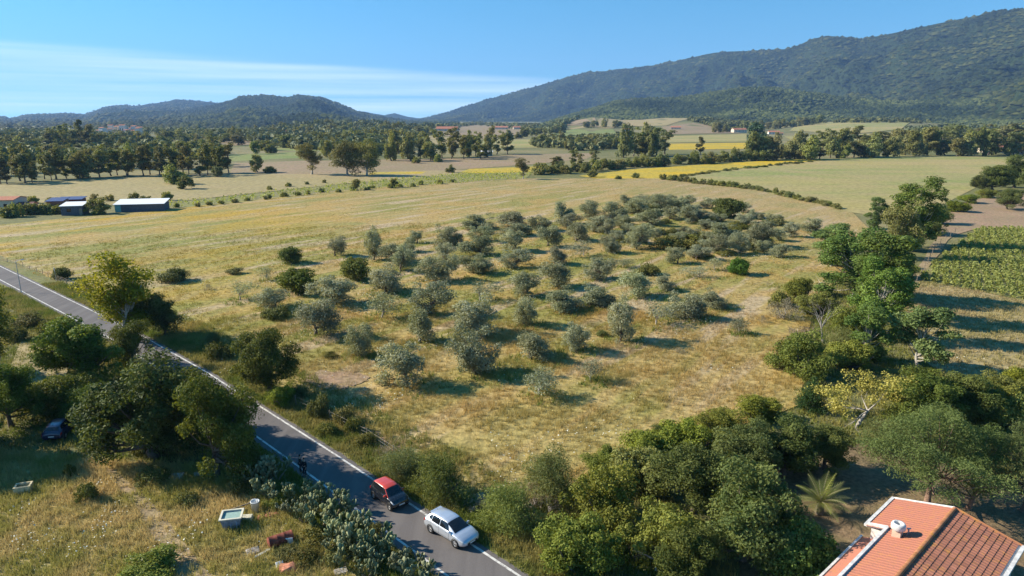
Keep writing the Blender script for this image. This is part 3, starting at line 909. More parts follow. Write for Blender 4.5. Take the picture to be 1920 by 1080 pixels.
rest = sorted([o for o in OL if o[5] is None], key=lambda o: -o[1])
bands = {}
for o in rest:
    k = 0 if o[1] > 540 else 1 if o[1] > 500 else 2 if o[1] > 470 else 3 if o[1] > 440 else 4 if o[1] > 418 else 5 if o[1] > 398 else 6
    bands.setdefault(k, []).append(o)
bname = ['in the band just behind the front olives', 'in the second band back', 'across the middle of the grove', 'in the upper middle of the grove', 'in the packed upper grove', 'near the back edge of the grove', 'in the hindmost line of the grove']
auto = {}
for k, lst in bands.items():
    for i, o in enumerate(sorted(lst)):
        auto[o[:2]] = 'grey-green olive, %s from the left %s' % (ordn[i], bname[k])
for i, (x, y, w, h, s, lab) in enumerate(OL):
    kind = {'o': 'olive', 's': 'olive_sparse', 'oak': 'round_bush'}[s]
    put_px(kind, x, y, w * (1.28 if y < 540 else 1.18), h * (1.20 if y < 540 else 1.14), lab or auto[(x, y)], 'trees of the olive grove', var=(1 if s == 'oak' else None), back=.12)
rp = random.Random(41)
PACK = [(1125, 402), (1180, 384), (1270, 382), (1400, 398), (1470, 428), (1455, 470), (1360, 492), (1250, 470), (1140, 452)]
done = [(o[0], o[1]) for o in OL]
while len(done) < len(OL) + 40:
    x, y = rp.uniform(1110, 1480), rp.uniform(382, 490)
    if inside(PACK, np.array([x]), np.array([y]))[0] and all(abs(x - a) > 13 or abs(y - b_) > 6 for a, b_ in done):
        done.append((x, y))
        if rp.random() < .68:
            put_px('olive', x, y, rp.uniform(26, 40), rp.uniform(16, 26), 'small olive filling the packed right back of the grove', 'small olives packed at the back right')
        else:
            put_px('bush', x, y, rp.uniform(26, 46), rp.uniform(8, 14), 'yellowish scrub bush between the packed back right olives', 'scrub between the packed olives')
OLIVES = list(TREE_AT)

GB = [(442,514,32,13,'bush'),(388,545,20,12,'scrub'),(515,602,62,20,'bush'),(617,672,26,13,'bush'),(1126,632,26,12,'bush'),(1263,466,92,20,'bush'),(1347,408,42,10,'bush'),
      (1315,454,56,22,'bush'),(1218,518,50,19,'bush'),(1428,606,20,14,'scrub'),(1272,663,22,12,'scrub'),(330,530,50,26,'bush'),(335,528,38,24,'round_bush'),
      (640,538,40,12,'scrub'),(1380,440,40,14,'bush'),(1230,440,40,12,'bush'),(1160,455,34,10,'bush'),(1410,430,30,10,'bush')]
GL = ['low bush with white flowers in the open meadow left of the grove','pale tuft of scrub at the far left of the grove','green tangle below the low spreading olive','small round bush on the bare patch edge',
      'dark tuft beside the tall bluish olive','long dark yellowish bush casting a deep shadow in the upper grove','low yellow-green bush at the back right of the grove','dark yellow-green bush between the right hand olives',
      'flat yellow-green bush in the middle right of the grove','round pale dead bush on the bright yellow grass','small dead brush in front of the grove','flower-fringed side of the meadow bush near the roadside tree',
      'dark meadow bush with a short shadow near the roadside tree','dry brown scrub beside the crooked dark tree','yellowish bush among the packed right hand olives','small bush among the central upper olives',
      'low bush beside the upper grove clearing','tiny bush at the upper right of the grove']
for (x, y, w, h, k), l in zip(GB, GL):
    put_px(k, x, y, w, h, l, 'bushes of the grove', back=.15, var=1 if k == 'round_bush' else None)
put_px('round_bush', 1385, 517, 40, 32, 'bright green glossy round bush at the right of the grove', var=0, back=.2)

# ------------------------------------------------------------------ trees along the road and at the lower left
put_px('ash', 240, 640, 140, 168, 'tall yellow-green roadside tree rising over the field side of the road', back=0)
put_px('oak', 312, 632, 85, 80, 'small dark tree leaning right of the tall roadside tree', var=2)
put_px('oak', 505, 742, 140, 122, 'round blue-green oak standing alone on the field side of the road', var=0)
put_px('oak', 292, 858, 235, 190, 'largest spreading oak left of the road with a visible pale trunk', var=1)
put_px('oak', 408, 896, 165, 192, 'oak overhanging the left road edge in front of the shaded stretch', var=3)
put_px('oak', 372, 822, 150, 132, 'oak added to shade the road, half hidden behind the overhanging one', var=0)  # extra oak put in so that its shadow falls across the road
put_px('oak', 170, 722, 165, 128, 'dark oak behind the largest one, hiding the road', var=2)
put_px('oak', 255, 688, 85, 85, 'small dark oak at the road edge under the tall roadside tree', var=3)
put_px('ash', -12, 705, 128, 172, 'yellowish tall tree cut by the left edge of the picture')
put_px('oak', 22, 800, 120, 120, 'black shaded oak at the left edge above the blue car', var=0)
put_px('oak_low', 120, 772, 130, 70, 'dense dark thicket tree behind the blue car', var=0)
put_px('oak_low', 190, 790, 100, 70, 'dark low tree between the blue car and the largest oak', var=1)
put_px('oak', -120, 850, 200, 170, 'oak just beyond the left edge throwing its shade over the blue car', var=1)
put_px('oak', -90, 868, 190, 150, 'oak beyond the left edge shading the top of the weedy plot', var=3)
for i, (x, y, w, h) in enumerate([(62,612,56,24),(96,628,54,26),(125,640,46,28),(40,640,46,26),(150,655,46,26)]):
    put_px('bush', x, y, w, h, ['pale bush at the near road edge by the lamp post', 'leafy bush beside the road below the lamp post', 'bush at the road edge near the small dark oak', 'bush under the yellowish left edge tree', 'bush in front of the dark oak hiding the road'][i], 'bushes on the near side of the road', back=.2)
for i, (x, y, w, h, k) in enumerate([(118,526,34,24,'round_bush'),(150,545,34,22,'bush'),(405,650,30,28,'tamarisk'),(415,675,60,30,'bush'),(530,770,70,44,'mastic'),(600,790,50,40,'bush'),(560,752,40,26,'bush'),
                                      (640,800,50,30,'bush'),(660,815,40,30,'bush'),(690,842,46,26,'bush'),(725,866,40,24,'scrub'),(620,820,40,30,'bush')]):
    put_px(k, x, y, w, h, ['dark round bush behind the round road sign', 'low bush between the road sign and the tall roadside tree', 'pale feathery sapling left of the round oak', 'low bush at the foot of the round oak', 'green shrub on the road bank below the round oak',
           'bush on the fence line below the round oak', 'bush in the shade of the round oak', 'dark bush by the fence posts', 'yellowish bush by the fence posts', 'low bush on the bank above the two people', 'dry brown scrub above the red-roofed car', 'bush at the road bank in deep shade'][i],
           'bushes on the field side of the road', back=.2, var=1 if k in ('round_bush',) else None)
put_px('tamarisk', 768, 908, 86, 64, 'feathery grey-green tamarisk right behind the red-roofed car', var=0, back=.2)
put_px('tamarisk', 828, 945, 112, 88, 'feathery tamarisk with a bare stem between the two parked cars', var=1, back=.15)
put_px('tamarisk', 1030, 935, 112, 92, 'dark green tamarisk at the near corner of the meadow', var=0, back=.15)
put_px('tamarisk', 960, 1010, 120, 92, 'grey twiggy tamarisk beside the silver car', var=1, back=.2)
put_px('scrub', 1000, 960, 90, 50, 'tangle of grey dead twigs behind the silver car', back=.2)
put_px('scrub', 905, 960, 60, 30, 'dry scrub on the bank right of the silver car', back=.2)
NM = [(1120,1010,170,120,0),(1090,1090,170,120,2),(1190,940,150,95,1),(1230,1060,170,110,0),(1290,865,130,75,1),(1215,880,120,64,1),(1340,835,130,56,0),(1130,890,80,50,2),(1420,800,110,50,1)]
NL = ['big olive-green mastic right of the silver car', 'mastic at the bottom edge beside the road bend', 'bright mastic below the near corner of the meadow', 'mastic in front of the dark garden oaks', 'mastic hedge clump on the meadow edge', 'sunlit mastic clump right of the dark tamarisk',
      'light green mastic bordering the golden grass', 'small mastic at the meadow corner', 'pale mastic at the meadow edge below the juniper']
for (x, y, w, h, v), l in zip(NM, NL):
    put_px('mastic', x, y, w, h, l, 'mastics between road and garden', var=v, back=.2)
NO = [(1300,960,170,130,0),(1390,1050,210,190,1),(1280,1090,150,120,2),(1400,900,130,110,3),(1470,890,150,108,1),(1545,882,120,88,0),(1230,850,60,50,3)]
NOL = ['dark glossy oak in the middle of the garden belt', 'largest blue-green oak left of the palm', 'oak at the bottom edge in the garden belt', 'dark oak bordering the meadow beside the bare twigs', 'oak casting shade on the garden earth behind the palm', 'dense oak left of the pines',
       'small oak poking out at the meadow edge']
for (x, y, w, h, v), l in zip(NO, NOL):
    put_px('oak', x, y, w, h, l, 'oaks of the garden belt', var=v)
put_px('garden', 1505, 1090, 150, 118, 'rounded light green tree just left of the tiled house')
put_px('pine', 1738, 948, 215, 195, 'broad umbrella pine behind the tiled house', 'pines behind the house', var=0)
put_px('pine', 1812, 956, 150, 170, 'pine with bare lower trunk right of the broad umbrella pine', 'pines behind the house', var=1)
put_px('pine', 1915, 960, 130, 185, 'pine at the right edge behind the house', 'pines behind the house', var=2)
put_px('tamarisk', 1645, 845, 70, 60, 'pale feathery sapling at the edge of the shaded garden', var=0)
for i, (x, y, w, h, v) in enumerate([(1660,800,150,100,1),(1730,800,130,100,0),(1790,790,130,90,2),(1850,790,110,70,3),(1900,800,110,70,1)]):
    put_px('oak' if i < 3 else 'mastic', x + (60 if i == 0 else 0), y - (10 if i == 0 else 0), w, h, ['dark oak under the yellow-blossomed tree', 'dark oak behind the broad umbrella pine', 'olive-toned oak right of the dark ones', 'dark shrub behind the pines', 'shrub mass at the right edge beyond the pines'][i], 'dark trees behind the pines', var=v if i < 3 else v % 3)
for i, (x, y, w, h) in enumerate([(1880,755,90,50),(1915,740,80,50)]):
    put_px('mastic', x, y, w, h, ['blue-green shrub at the meadow edge, right side', 'shrub at the right edge of the dry meadow'][i], 'shrubs at the right meadow edge', back=.15)
put_px('juniper', 1520, 770, 58, 70, 'dark cone-shaped juniper beside the yellow-blossomed tree')
put_px('mastic', 1497, 712, 128, 82, 'wide rounded green shrub on the right border of the meadow', var=0, back=.15)
put_px('mastic', 1500, 560, 60, 40, 'green shrub below the fallen pale branches', var=1, back=.15)
put_px('tamarisk', 1575, 668, 70, 52, 'bluish feathery shrub right of the dead grey tree', var=0, back=.1)
put_px('mastic', 1590, 625, 90, 52, 'shrub mass under the border poplars', var=0)
put_px('mastic', 1535, 590, 84, 44, 'bushy green thicket left of the dead grey tree', var=2)
put_px('mastic', 1600, 690, 100, 56, 'green thicket at the near end of the border poplars', var=1)
put_px('mastic', 1690, 520, 60, 40, 'shrub at the track side of the poplars', var=1)
put_px('scrub', 1470, 600, 60, 40, 'brown scrub left of the dead grey tree', back=.1)
put_px('scrub', 1500, 640, 70, 30, 'grey brush at the border above the wide rounded shrub', back=.1)
put_px('bush', 1465, 575, 50, 26, 'low bush at the meadow border by the golden track', back=.2)
# poplars
for (x, y, w, h, v, l) in [(1600,560,135,132,0,'poplar at the left of the big bright clump'),(1650,600,120,160,1,'tallest bright poplar in the border clump'),(1622,680,80,112,1,'leafy poplar beside the pale-trunked one'),
                           (1640,636,104,150,0,'dense poplar in the middle of the border clump'),(1668,560,80,120,1,'narrow poplar on the track side of the border clump'),
                           (1560,500,90,80,1,'young poplar over the fallen pale branches')]:
    put_px('poplar', x, y, w, h, l, 'poplars on the right border', var=v)
put_px('poplar', 1722, 694, 118, 122, 'solitary poplar with a white trunk in the dry meadow', var=2)
put_px('poplar', 1716, 462, 95, 124, 'bright tall poplar at the far end of the border', var=0)
put_px('poplar', 1640, 428, 38, 58, 'slim young poplar at the edge of the hay field', var=1)
put_px('big_euc', 1680, 486, 74, 112, 'brownish dry-leaved tree among the far poplars', var=0)
for i, (x, y, w, h) in enumerate([(1745,440,60,40),(1760,420,50,34),(1790,398,50,22),(1820,382,46,18),(1850,372,50,18),(1720,440,40,40),(1700,470,50,40)]):
    put_px('mastic', x, y, w, h, ['green shrub at the foot of the tall far poplar', 'shrub on the hedge bank behind the far poplars', 'hedge shrub along the ploughed field', 'hedge shrub halfway along the ploughed field', 'hedge shrub near the right hand oaks', 'yellow-green shrub beside the far poplars', 'shrub at the bend of the farm track'][i], 'hedge along the ploughed field', back=.1)
for i, (x, y, w, h) in enumerate([(1862,358,70,46),(1900,352,70,58),(1930,345,60,60),(1840,360,40,30)]):
    put_px('oak', x, y, w, h, ['left one of the dark oaks at the right edge of the hay field', 'middle dark oak at the right edge of the hay field', 'dark oak cut by the right edge above the hay field', 'small oak at the tip of the right edge clump'][i], 'oaks beside the hay field')
put_px('oak', 1888, 393, 58, 38, 'lone low oak on the bare ploughed field', var=0)

# ------------------------------------------------------------------ the middle distance
put_px('big_euc', 585, 327, 54, 55, 'lone spreading eucalyptus with a forked trunk on the tan field', var=1)
put_px('big_euc', 652, 329, 62, 70, 'paler left one of the twin eucalyptus', 'twin eucalyptus on the tan field', var=0)
put_px('big_euc', 688, 329, 58, 68, 'darker right one of the twin eucalyptus', 'twin eucalyptus on the tan field', var=0)
put_px('far_oak', 322, 345, 54, 36, 'brownish round oak in the tan field', var=0)
put_px('far_oak', 345, 354, 38, 24, 'small bright green oak in front of the brownish one', var=1)
put_px('far_oak', 410, 332, 24, 20, 'small tree at the end of the eucalyptus row', var=2)
put_px('far_oak', 155, 334, 54, 40, 'dark rounded tree in front of the eucalyptus row', var=3)
put_px('far_oak', 484, 323, 28, 32, 'dark tree by the green strip', var=2)
put_px('far_bush', 508, 324, 28, 12, 'low dark bush by the green strip')
put_px('big_euc', 981, 336, 30, 38, 'slender yellow-green tree at the far corner of the meadow', var=1)
put_px('far_poplar', 1415, 284, 36, 54, 'blue-green poplar standing above the right tree line')
put_px('far_euc', 1313, 290, 20, 32, 'upright tree by the yellow field', var=3)
rl = random.Random(12)
tens = ['', '', 'twenty', 'thirty', 'forty', 'fifty']
def nth(i):
    if i < 20: return ordn[i]
    if (i + 1) % 10 == 0: return tens[(i + 1) // 10][:-1] + 'ieth'
    if i + 1 < 21: return ordn[i]
    return tens[(i + 1) // 10] + '-' + ordn[i % 10]
MASSES = ('wood behind', 'left plain', 'wooded rise', 'middle plain', 'ditch', 'hay field', 'yellow field bank', 'far trees', 'second row')
def row(kinds, pts, n, w, h, label, group, jx=3, jy=2, jh=.3):
    """a row of trees along a line of the photograph"""
    seg = [Vector(p) for p in pts]
    Ls = [(seg[i + 1] - seg[i]).length for i in range(len(seg) - 1)]
    out = []
    for k in range(n):
        t = (k + rl.uniform(-.3, .3) + .5) / n * sum(Ls)
        for i, l_ in enumerate(Ls):
            if t <= l_ or i == len(Ls) - 1: break
            t -= l_
        p = seg[i].lerp(seg[i + 1], t / Ls[i])
        f = rl.uniform(1 - jh, 1 + jh)
        o = put_px(rl.choice(kinds), p.x + rl.uniform(-jx, jx), p.y + rl.uniform(-jy, jy), w * rl.uniform(.7, 1.3), h * f, label, group)
        out.append((o.location.x / o.location.y, o))
    if not any(k in group for k in MASSES):
        for i, (_, o) in enumerate(sorted(out, key=lambda q: q[0])):
            o['label'] = label + ', %s from the left' % nth(i)
row(['far_euc'], [(-20, 346), (120, 336), (250, 330), (440, 326)], 30, 34, 50, 'eucalyptus in the long left row behind the tan field', 'long eucalyptus row at left', 5, 3, .2)
row(['far_euc', 'far_oak'], [(-20, 330), (150, 318), (430, 312)], 18, 36, 40, 'tree in the second row behind the left eucalyptus', 'second row behind the left eucalyptus', 8, 4)
row(['far_oak', 'far_euc'], [(-20, 306), (150, 296), (420, 290)], 22, 32, 26, 'dark tree in the wood behind the left rows', 'wood behind the left rows', 8, 5)
row(['far_euc'], [(90, 284), (185, 280)], 10, 24, 42, 'tall dark eucalyptus in the grove before the village', 'tall grove before the village', 4, 3)
row(['far_oak'], [(-20, 280), (90, 276), (270, 268), (460, 268)], 36, 30, 20, 'far dark tree on the left plain', 'far trees of the left plain', 8, 5)
row(['far_euc', 'far_oak'], [(720, 300), (800, 299), (920, 296)], 14, 30, 42, 'tree in the clump around the far white sheds', 'clump around the far sheds', 6, 3)
row(['far_euc'], [(860, 296), (960, 285)], 6, 26, 38, 'tall tree right of the clump by the sheds', 'clump around the far sheds', 6, 3)
row(['far_oak'], [(560, 296), (700, 288), (780, 284)], 14, 30, 24, 'round tree behind the twin eucalyptus', 'trees behind the twin eucalyptus', 6, 5)
row(['far_oak', 'far_bush'], [(480, 292), (560, 272), (700, 268), (800, 276)], 28, 30, 20, 'low tree on the plain behind the twin eucalyptus', 'low trees of the middle plain', 10, 7)
row(['far_oak', 'far_euc'], [(1000, 272), (1160, 280)], 14, 22, 18, 'small tree of the middle plain', 'small trees of the middle plain', 6, 6)
row(['far_euc', 'far_oak'], [(1170, 294), (1250, 292)], 8, 34, 48, 'tall tree in the clump above the yellow field', 'clump above the yellow field', 4, 3)
row(['far_oak', 'far_bush'], [(1005, 328), (1100, 322), (1200, 312), (1330, 306), (1440, 300)], 34, 28, 18, 'tree of the dark hedge behind the yellow field', 'dark hedge behind the yellow field', 4, 1.5, .25)
row(['far_euc'], [(1020, 318), (1130, 312)], 5, 26, 28, 'taller tree in the dark hedge', 'dark hedge behind the yellow field', 4, 2)
row(['far_euc', 'far_oak', 'far_oak'], [(1400, 300), (1560, 297), (1720, 292), (1940, 290)], 34, 40, 40, 'tree at the front of the right tree line', 'right tree line', 5, 2, .35)
row(['far_euc', 'far_oak'], [(1480, 286), (1700, 279), (1940, 272)], 28, 40, 34, 'tree at the back of the right tree line', 'right tree line', 6, 3)
row(['far_oak'], [(1700, 268), (1940, 258)], 16, 36, 24, 'far tree behind the right tree line', 'far trees at the right', 6, 3)
row(['far_oak'], [(940, 262), (1060, 249)], 14, 16, 14, 'dark tree of the windbreak in the valley', 'valley windbreak', 3, 1)
row(['far_oak'], [(1330, 250), (1400, 246), (1540, 232)], 18, 18, 15, 'dark tree of the windbreak on the slope', 'slope windbreak', 3, 1)
row(['far_oak'], [(1100, 240), (1150, 238), (1180, 242)], 7, 16, 13, 'small tree between the hill fields', 'trees between the hill fields', 4, 2)
row(['far_oak', 'far_bush'], [(470, 252), (560, 246), (700, 248), (820, 258)], 40, 18, 13, 'tree on the low wooded rise', 'trees of the low wooded rise', 8, 7)
row(['far_bush'], [(330, 390), (420, 382), (560, 366), (700, 354), (860, 343)], 22, 13, 7, 'small bush on the ditch beyond the meadow', 'bushes on the meadow ditch', 6, 1.5)
row(['far_bush'], [(1240, 336), (1330, 346), (1420, 356), (1500, 374), (1580, 394)], 58, 17, 7, 'bush of the hedge between meadow and hay field', 'hedge between meadow and hay field', 4, 1.0, .5)
row(['far_bush'], [(1260, 333), (1330, 324), (1420, 314), (1520, 304)], 26, 14, 4, 'small bush on the bank by the yellow field', 'bushes on the yellow field bank', 4, 1)
row(['far_bush'], [(0, 408), (60, 402), (115, 398)], 9, 26, 18, 'dark garden bush before the sheds', 'garden bushes before the sheds', 3, 2)
row(['far_bush'], [(10, 384), (60, 380), (320, 376), (330, 388)], 9, 22, 13, 'bush behind the sheds', 'bushes behind the sheds', 4, 2)
put_px('far_oak', 180, 402, 56, 30, 'dark round tree between the two white-roofed sheds', var=1)
for i, (x, y, w, h) in enumerate([(738,352,18,17),(668,356,22,20),(845,324,20,15),(820,304,18,14),(782,306,20,12),(1110,332,24,14),(1160,336,16,7),(1192,334,16,9),(540,350,14,8),(505,356,12,7),(575,346,10,6),(608,343,9,6)]):
    put_px('far_oak' if i < 3 else 'far_bush', x, y, w, h, ['dark little tree on the strip edge', 'pale little tree on the strip edge', 'round bush above the vine strip', 'round bush near the far sheds', 'bush left of the far sheds', 'dark bush at the left end of the yellow field',
        'grey bush on the edge of the yellow field', 'round bush on the edge of the yellow field', 'first of the small bushes along the vine strip from its left end', 'tiny bush at the left end of the vine strip', 'tiny bush halfway along the vine strip', 'tiny bush near the little strip tree'][i], 'bushes along the vine strip')

canopy('wooded_slope', 'foothill_east', 22000, 6.5, L_wood, 'dark green maquis covering the near foothill', 1)
canopy('wooded_slope', 'mountain_ridge_east', 22000, 13, L_wood, 'dense forest covering the big right mountain', 2)
canopy('wooded_slope', 'mountain_west', 14000, 10, L_wood, 'forest covering the left mountain', 3)
canopy('wooded_slope', 'mountain_far_west', 9000, 13, L_wood, 'forest on the farthest left range', 4)

def wood(name, polys, n, size, label, seed):
    """distant woodland on the plain that reads as one mass"""
    rg = np.random.default_rng(seed)
    P = []
    for poly in polys:
        xs = [q[0] for q in poly]; ys = [q[1] for q in poly]
        X = min(xs) + rg.random(n * 4) * (max(xs) - min(xs)); Y = min(ys) + rg.random(n * 4) * (max(ys) - min(ys))
        ok = inside(poly, X, Y); X, Y = X[ok][:n], Y[ok][:n]
        P += [tuple(G(float(a), float(b_))) for a, b_ in zip(X, Y)]
    P = np.array(P); n = len(P)
    k = 26
    s = size * (.55 + rg.random(n) * .8)
    d = unit(rg.normal(size=(n, k, 3)) + np.array([0, 0, .35]))
    Q = P[:, None] + d * s[:, None, None] * np.array([.62, .62, .55]) * (.75 + .35 * rg.random((n, k, 1))) + np.array([0, 0, .45]) * s[:, None, None]
    N = unit(d * .7 + unit(rg.normal(size=d.shape)) * .4)
    V, F = leaf_quads(Q.reshape(-1, 3), N.reshape(-1, 3), size * .62, size * .5, rg)
    T = np.clip(np.repeat(rg.random(n), k) * .6 + rg.random(n * k) * .4, 0, 1)
    o = link(bpy.data.objects.new(name, np_mesh(name, V, F, L_farwood, attrs={'tint': np.repeat(T, 4)})))
    tag(o, label, 'woodland', kind='stuff')
L_farwood = leaf_mat('far_woodland_leaf', (.08, .10, .036), (.20, .215, .08), .15, .05)
wood('far_woodland', [[(-20, 262), (-20, 246), (120, 246), (260, 246), (420, 247), (500, 250), (480, 262), (250, 258), (100, 268)]], 460, 8, 'far woodland at the foot of the left mountains', 1)
wood('far_woodland', [[(-20, 300), (-20, 268), (180, 266), (300, 272), (420, 286), (400, 298), (200, 306)]], 200, 7.5, 'dark woodland behind the left eucalyptus rows', 2)
wood('far_woodland', [[(450, 262), (500, 240), (580, 233), (700, 233), (790, 240), (800, 262), (760, 282), (640, 286), (560, 280), (500, 276)]], 900, 9, 'scrubby woodland on the low rise in the middle', 3)
wood('far_woodland', [[(790, 243), (900, 231), (1010, 238), (1000, 246), (900, 236)]], 260, 10, 'woodland on the valley edge below the right mountain', 4)
wood('far_woodland', [[(1000, 246), (1060, 226), (1090, 222), (1060, 236), (1060, 244)]], 200, 10, 'wood at the foot of the right mountain', 5)
wood('far_woodland', [[(1010, 262), (1160, 258), (1160, 280), (1080, 284), (1000, 276)]], 160, 7, 'orchard and scrub of the middle plain', 6)
wood('far_woodland', [[(1700, 270), (1700, 244), (1930, 236), (1930, 268)]], 360, 9, 'woodland behind the right tree line', 7)
wood('far_woodland', [[(1460, 232), (1530, 224), (1700, 225), (1930, 228), (1930, 236), (1700, 231), (1540, 231), (1480, 240)], [(1290, 226), (1400, 224), (1420, 238), (1340, 240)]], 320, 9, 'wood between hill fields and foothill', 8)
# ------------------------------------------------------------------ grass and flowers
def road_dist(X, Y):
    """signed distance from the right edge line, positive on the field side"""
    best = np.full(len(X), 1e9); sg = np.zeros(len(X))
    P = [np.array(p) for p in RIGHT_LINE]
    for a, b_ in zip(P[:-1], P[1:]):
        d = b_ - a; L_ = np.hypot(*d); d = d / L_
        t = np.clip((X - a[0]) * d[0] + (Y - a[1]) * d[1], 0, L_)
        ex, ey = X - a[0] - d[0] * t, Y - a[1] - d[1] * t
        dist = np.hypot(ex, ey)
        side = np.where(ex * d[1] - ey * d[0] > 0, 1, -1)
        m_ = dist < best
        best[m_] = dist[m_]; sg[m_] = side[m_]
    return best * sg

def blades(name, X, Y, Z, hgt, nb, spread, wid, mat_, label, seed, tint=None):
    rg = np.random.default_rng(seed)
    n = len(X)
    A = rg.random((n, nb)) * 6.283
    rr = spread * rg.random((n, nb))
    bx, by = X[:, None] + rr * np.cos(A), Y[:, None] + rr * np.sin(A)
    h = hgt[:, None] * (.55 + .7 * rg.random((n, nb)))
    lx, ly = h * .38 * rg.normal(size=(n, nb)), h * .38 * rg.normal(size=(n, nb))
    B = rg.random((n, nb)) * 6.283
    w = wid * (.6 + .8 * rg.random((n, nb)))
    wx, wy = w * np.cos(B), w * np.sin(B)
    zz = np.broadcast_to(np.asarray(Z), (n,))[:, None] + 0 * h
    V = np.stack([np.stack([bx - wx, by - wy, zz - .03], -1), np.stack([bx + wx, by + wy, zz - .03], -1), np.stack([bx + lx, by + ly, zz + h], -1)], 2)
    V = V.reshape(-1, 3)
    F = np.arange(len(V)).reshape(-1, 3)
    T = np.repeat(np.clip((rg.random((n, 1)) if tint is None else tint[:, None]) * .6 + rg.random((n, nb)) * .4, 0, 1).ravel(), 3)
    o = link(bpy.data.objects.new(name, np_mesh(name, V, F, mat_, attrs={'tint': T})))
    tag(o, label, 'grass', kind='stuff')
    return o

def blade_mat(name, colfn):
    m, nt, b = new_mat(name)
    c = colfn(nt)
    tint = nt.n('ShaderNodeAttribute', attribute_name='tint').outputs['Fac']
    c = nt.mix(1.0, c, nt.mix(tint, (.80, .82, .74), (1.32, 1.30, 1.26)), 'MULTIPLY')
    nt.l(c, b.inputs['Base Color'])
    b.inputs['Specular IOR Level'].default_value = .1
    tr = nt.n('ShaderNodeBsdfTranslucent', {'Color': c})
    mx = nt.n('ShaderNodeMixShader', {0: .35, 1: b.outputs[0], 2: tr.outputs[0]})
    nt.l(mx.outputs[0], nt.t.nodes['Material Output'].inputs['Surface'])
    return m
def two(lo, hi, s=.2):
    def f(nt):
        return nt.mix(nt.rng(nt.noise(world_pos(nt), s, 4, .6), .38, .62), lo, hi)
    return f
B_meadow = blade_mat('meadow_blades', lambda nt: meadow_color(nt)[0])
B_verge = blade_mat('verge_blades', two((.15, .185, .035), (.30, .255, .085), .18))
B_plot = blade_mat('plot_blades', two((.54, .41, .19), (.33, .30, .085), .16))
B_lush = blade_mat('lush_blades', two((.13, .19, .035), (.20, .235, .055), .3))
B_hay = blade_mat('hay_blades', two((.38, .29, .155), (.31, .27, .11), .1))

def sample(rg, n, r0, r1, a0=-41, a1=41):
    r = np.sqrt(r0 ** 2 + (r1 ** 2 - r0 ** 2) * rg.random(n)); a = np.radians(a0 + (a1 - a0) * rg.random(n))
    return r * np.sin(a), r * np.cos(a)

rg = np.random.default_rng(9)
def patchy(X, Y, s, seed):
    return np.array([mnoise.noise(Vector((float(x) / s, float(y) / s, seed))) for x, y in zip(X, Y)])

mead = ZONES['meadow']
for (n, r0, r1, nb, hh, sp, wd, nm) in [(42000, 42, 110, 9, .52, .36, .024, 'tall dry meadow grass around the front olives'), (36000, 110, 200, 5, .36, .5, .05, 'dry meadow grass through the upper grove'), (16000, 200, 360, 4, .22, .9, .08, 'dry grass of the far open meadow')]:
    X, Y = sample(rg, n, r0, r1)
    ok = inside(mead, X, Y) & (road_dist(X, Y) > 2.2)
    X, Y = X[ok], Y[ok]
    pn = patchy(X, Y, 5.0, 1.5)
    ok = pn + rg.normal(size=len(X)) * .35 > -.25
    X, Y, pn = X[ok], Y[ok], pn[ok]
    blades('meadow_grass', X, Y, 0.02 + LAYER[0] * .002, hh * (.6 + .5 * (pn + .5)), nb, sp, wd, B_meadow, nm, n)
# lusher grass round the olive feet
Xs, Ys = [], []
for x, y, w, h in OLIVES:
    k = 55 if y < 120 else 26
    a = rg.random(k) * 6.283; r = (w * .62) * np.sqrt(rg.random(k))
    Xs.append(x + r * np.cos(a) + .3 * w * rg.random(k)); Ys.append(y + r * np.sin(a) - .1 * w)
X, Y = np.concatenate(Xs), np.concatenate(Ys)
blades('lush_grass', X, Y, .1, .55 * (.6 + .7 * rg.random(len(X))), 6, .4, .045, B_lush, 'greener grass growing round the feet of the olives', 4)
# road verges
X, Y = sample(rg, 420000, 38, 150)
d = road_dist(X, Y)
ok = ((d > .50) & (d < 3.6)) | ((d < -4.15) & (d > -7.6))
X, Y = X[ok][:20000], Y[ok][:20000]
blades('verge_grass', X, Y, .17, .45 * (.5 + .8 * rg.random(len(X))), 6, .3, .035, B_verge, 'green and straw grass on both road verges', 5)
# between fence and road on the field side, rough ground
X, Y = sample(rg, 70000, 38, 130)
d = road_dist(X, Y); ok = (d > 3.0) & (d < 8.5)
X, Y = X[ok], Y[ok]
blades('bank_grass', X, Y, .12, .5 * (.5 + .8 * rg.random(len(X))), 6, .3, .035, B_verge, 'rough grass on the bank between road and meadow', 6)
# weedy plot, lower left
X, Y = sample(rg, 60000, 34, 86, -46, 5)
ok = inside(ZONES['weedy_plot'], X, Y) & (road_dist(X, Y) < -7)
trk = inside(ZONES['grass_track'], X, Y)
ok &= ~(trk & (rg.random(len(X)) < .75))
X, Y = X[ok], Y[ok]
blades('plot_grass', X, Y, .16, .48 * (.5 + .8 * rg.random(len(X))), 7, .3, .03, B_plot, 'tall straw and green weeds of the lower left plot', 7)
X, Y = sample(rg, 42000, 40, 160, -46, -20)
ok = (road_dist(X, Y) < -7.5) & ~inside(ZONES['weedy_plot'], X, Y)
X, Y = X[ok], Y[ok]
blades('shade_grass', X, Y, .02, .4 * (.5 + .8 * rg.random(len(X))), 5, .4, .05, B_verge, 'grass under the oaks left of the road', 8)
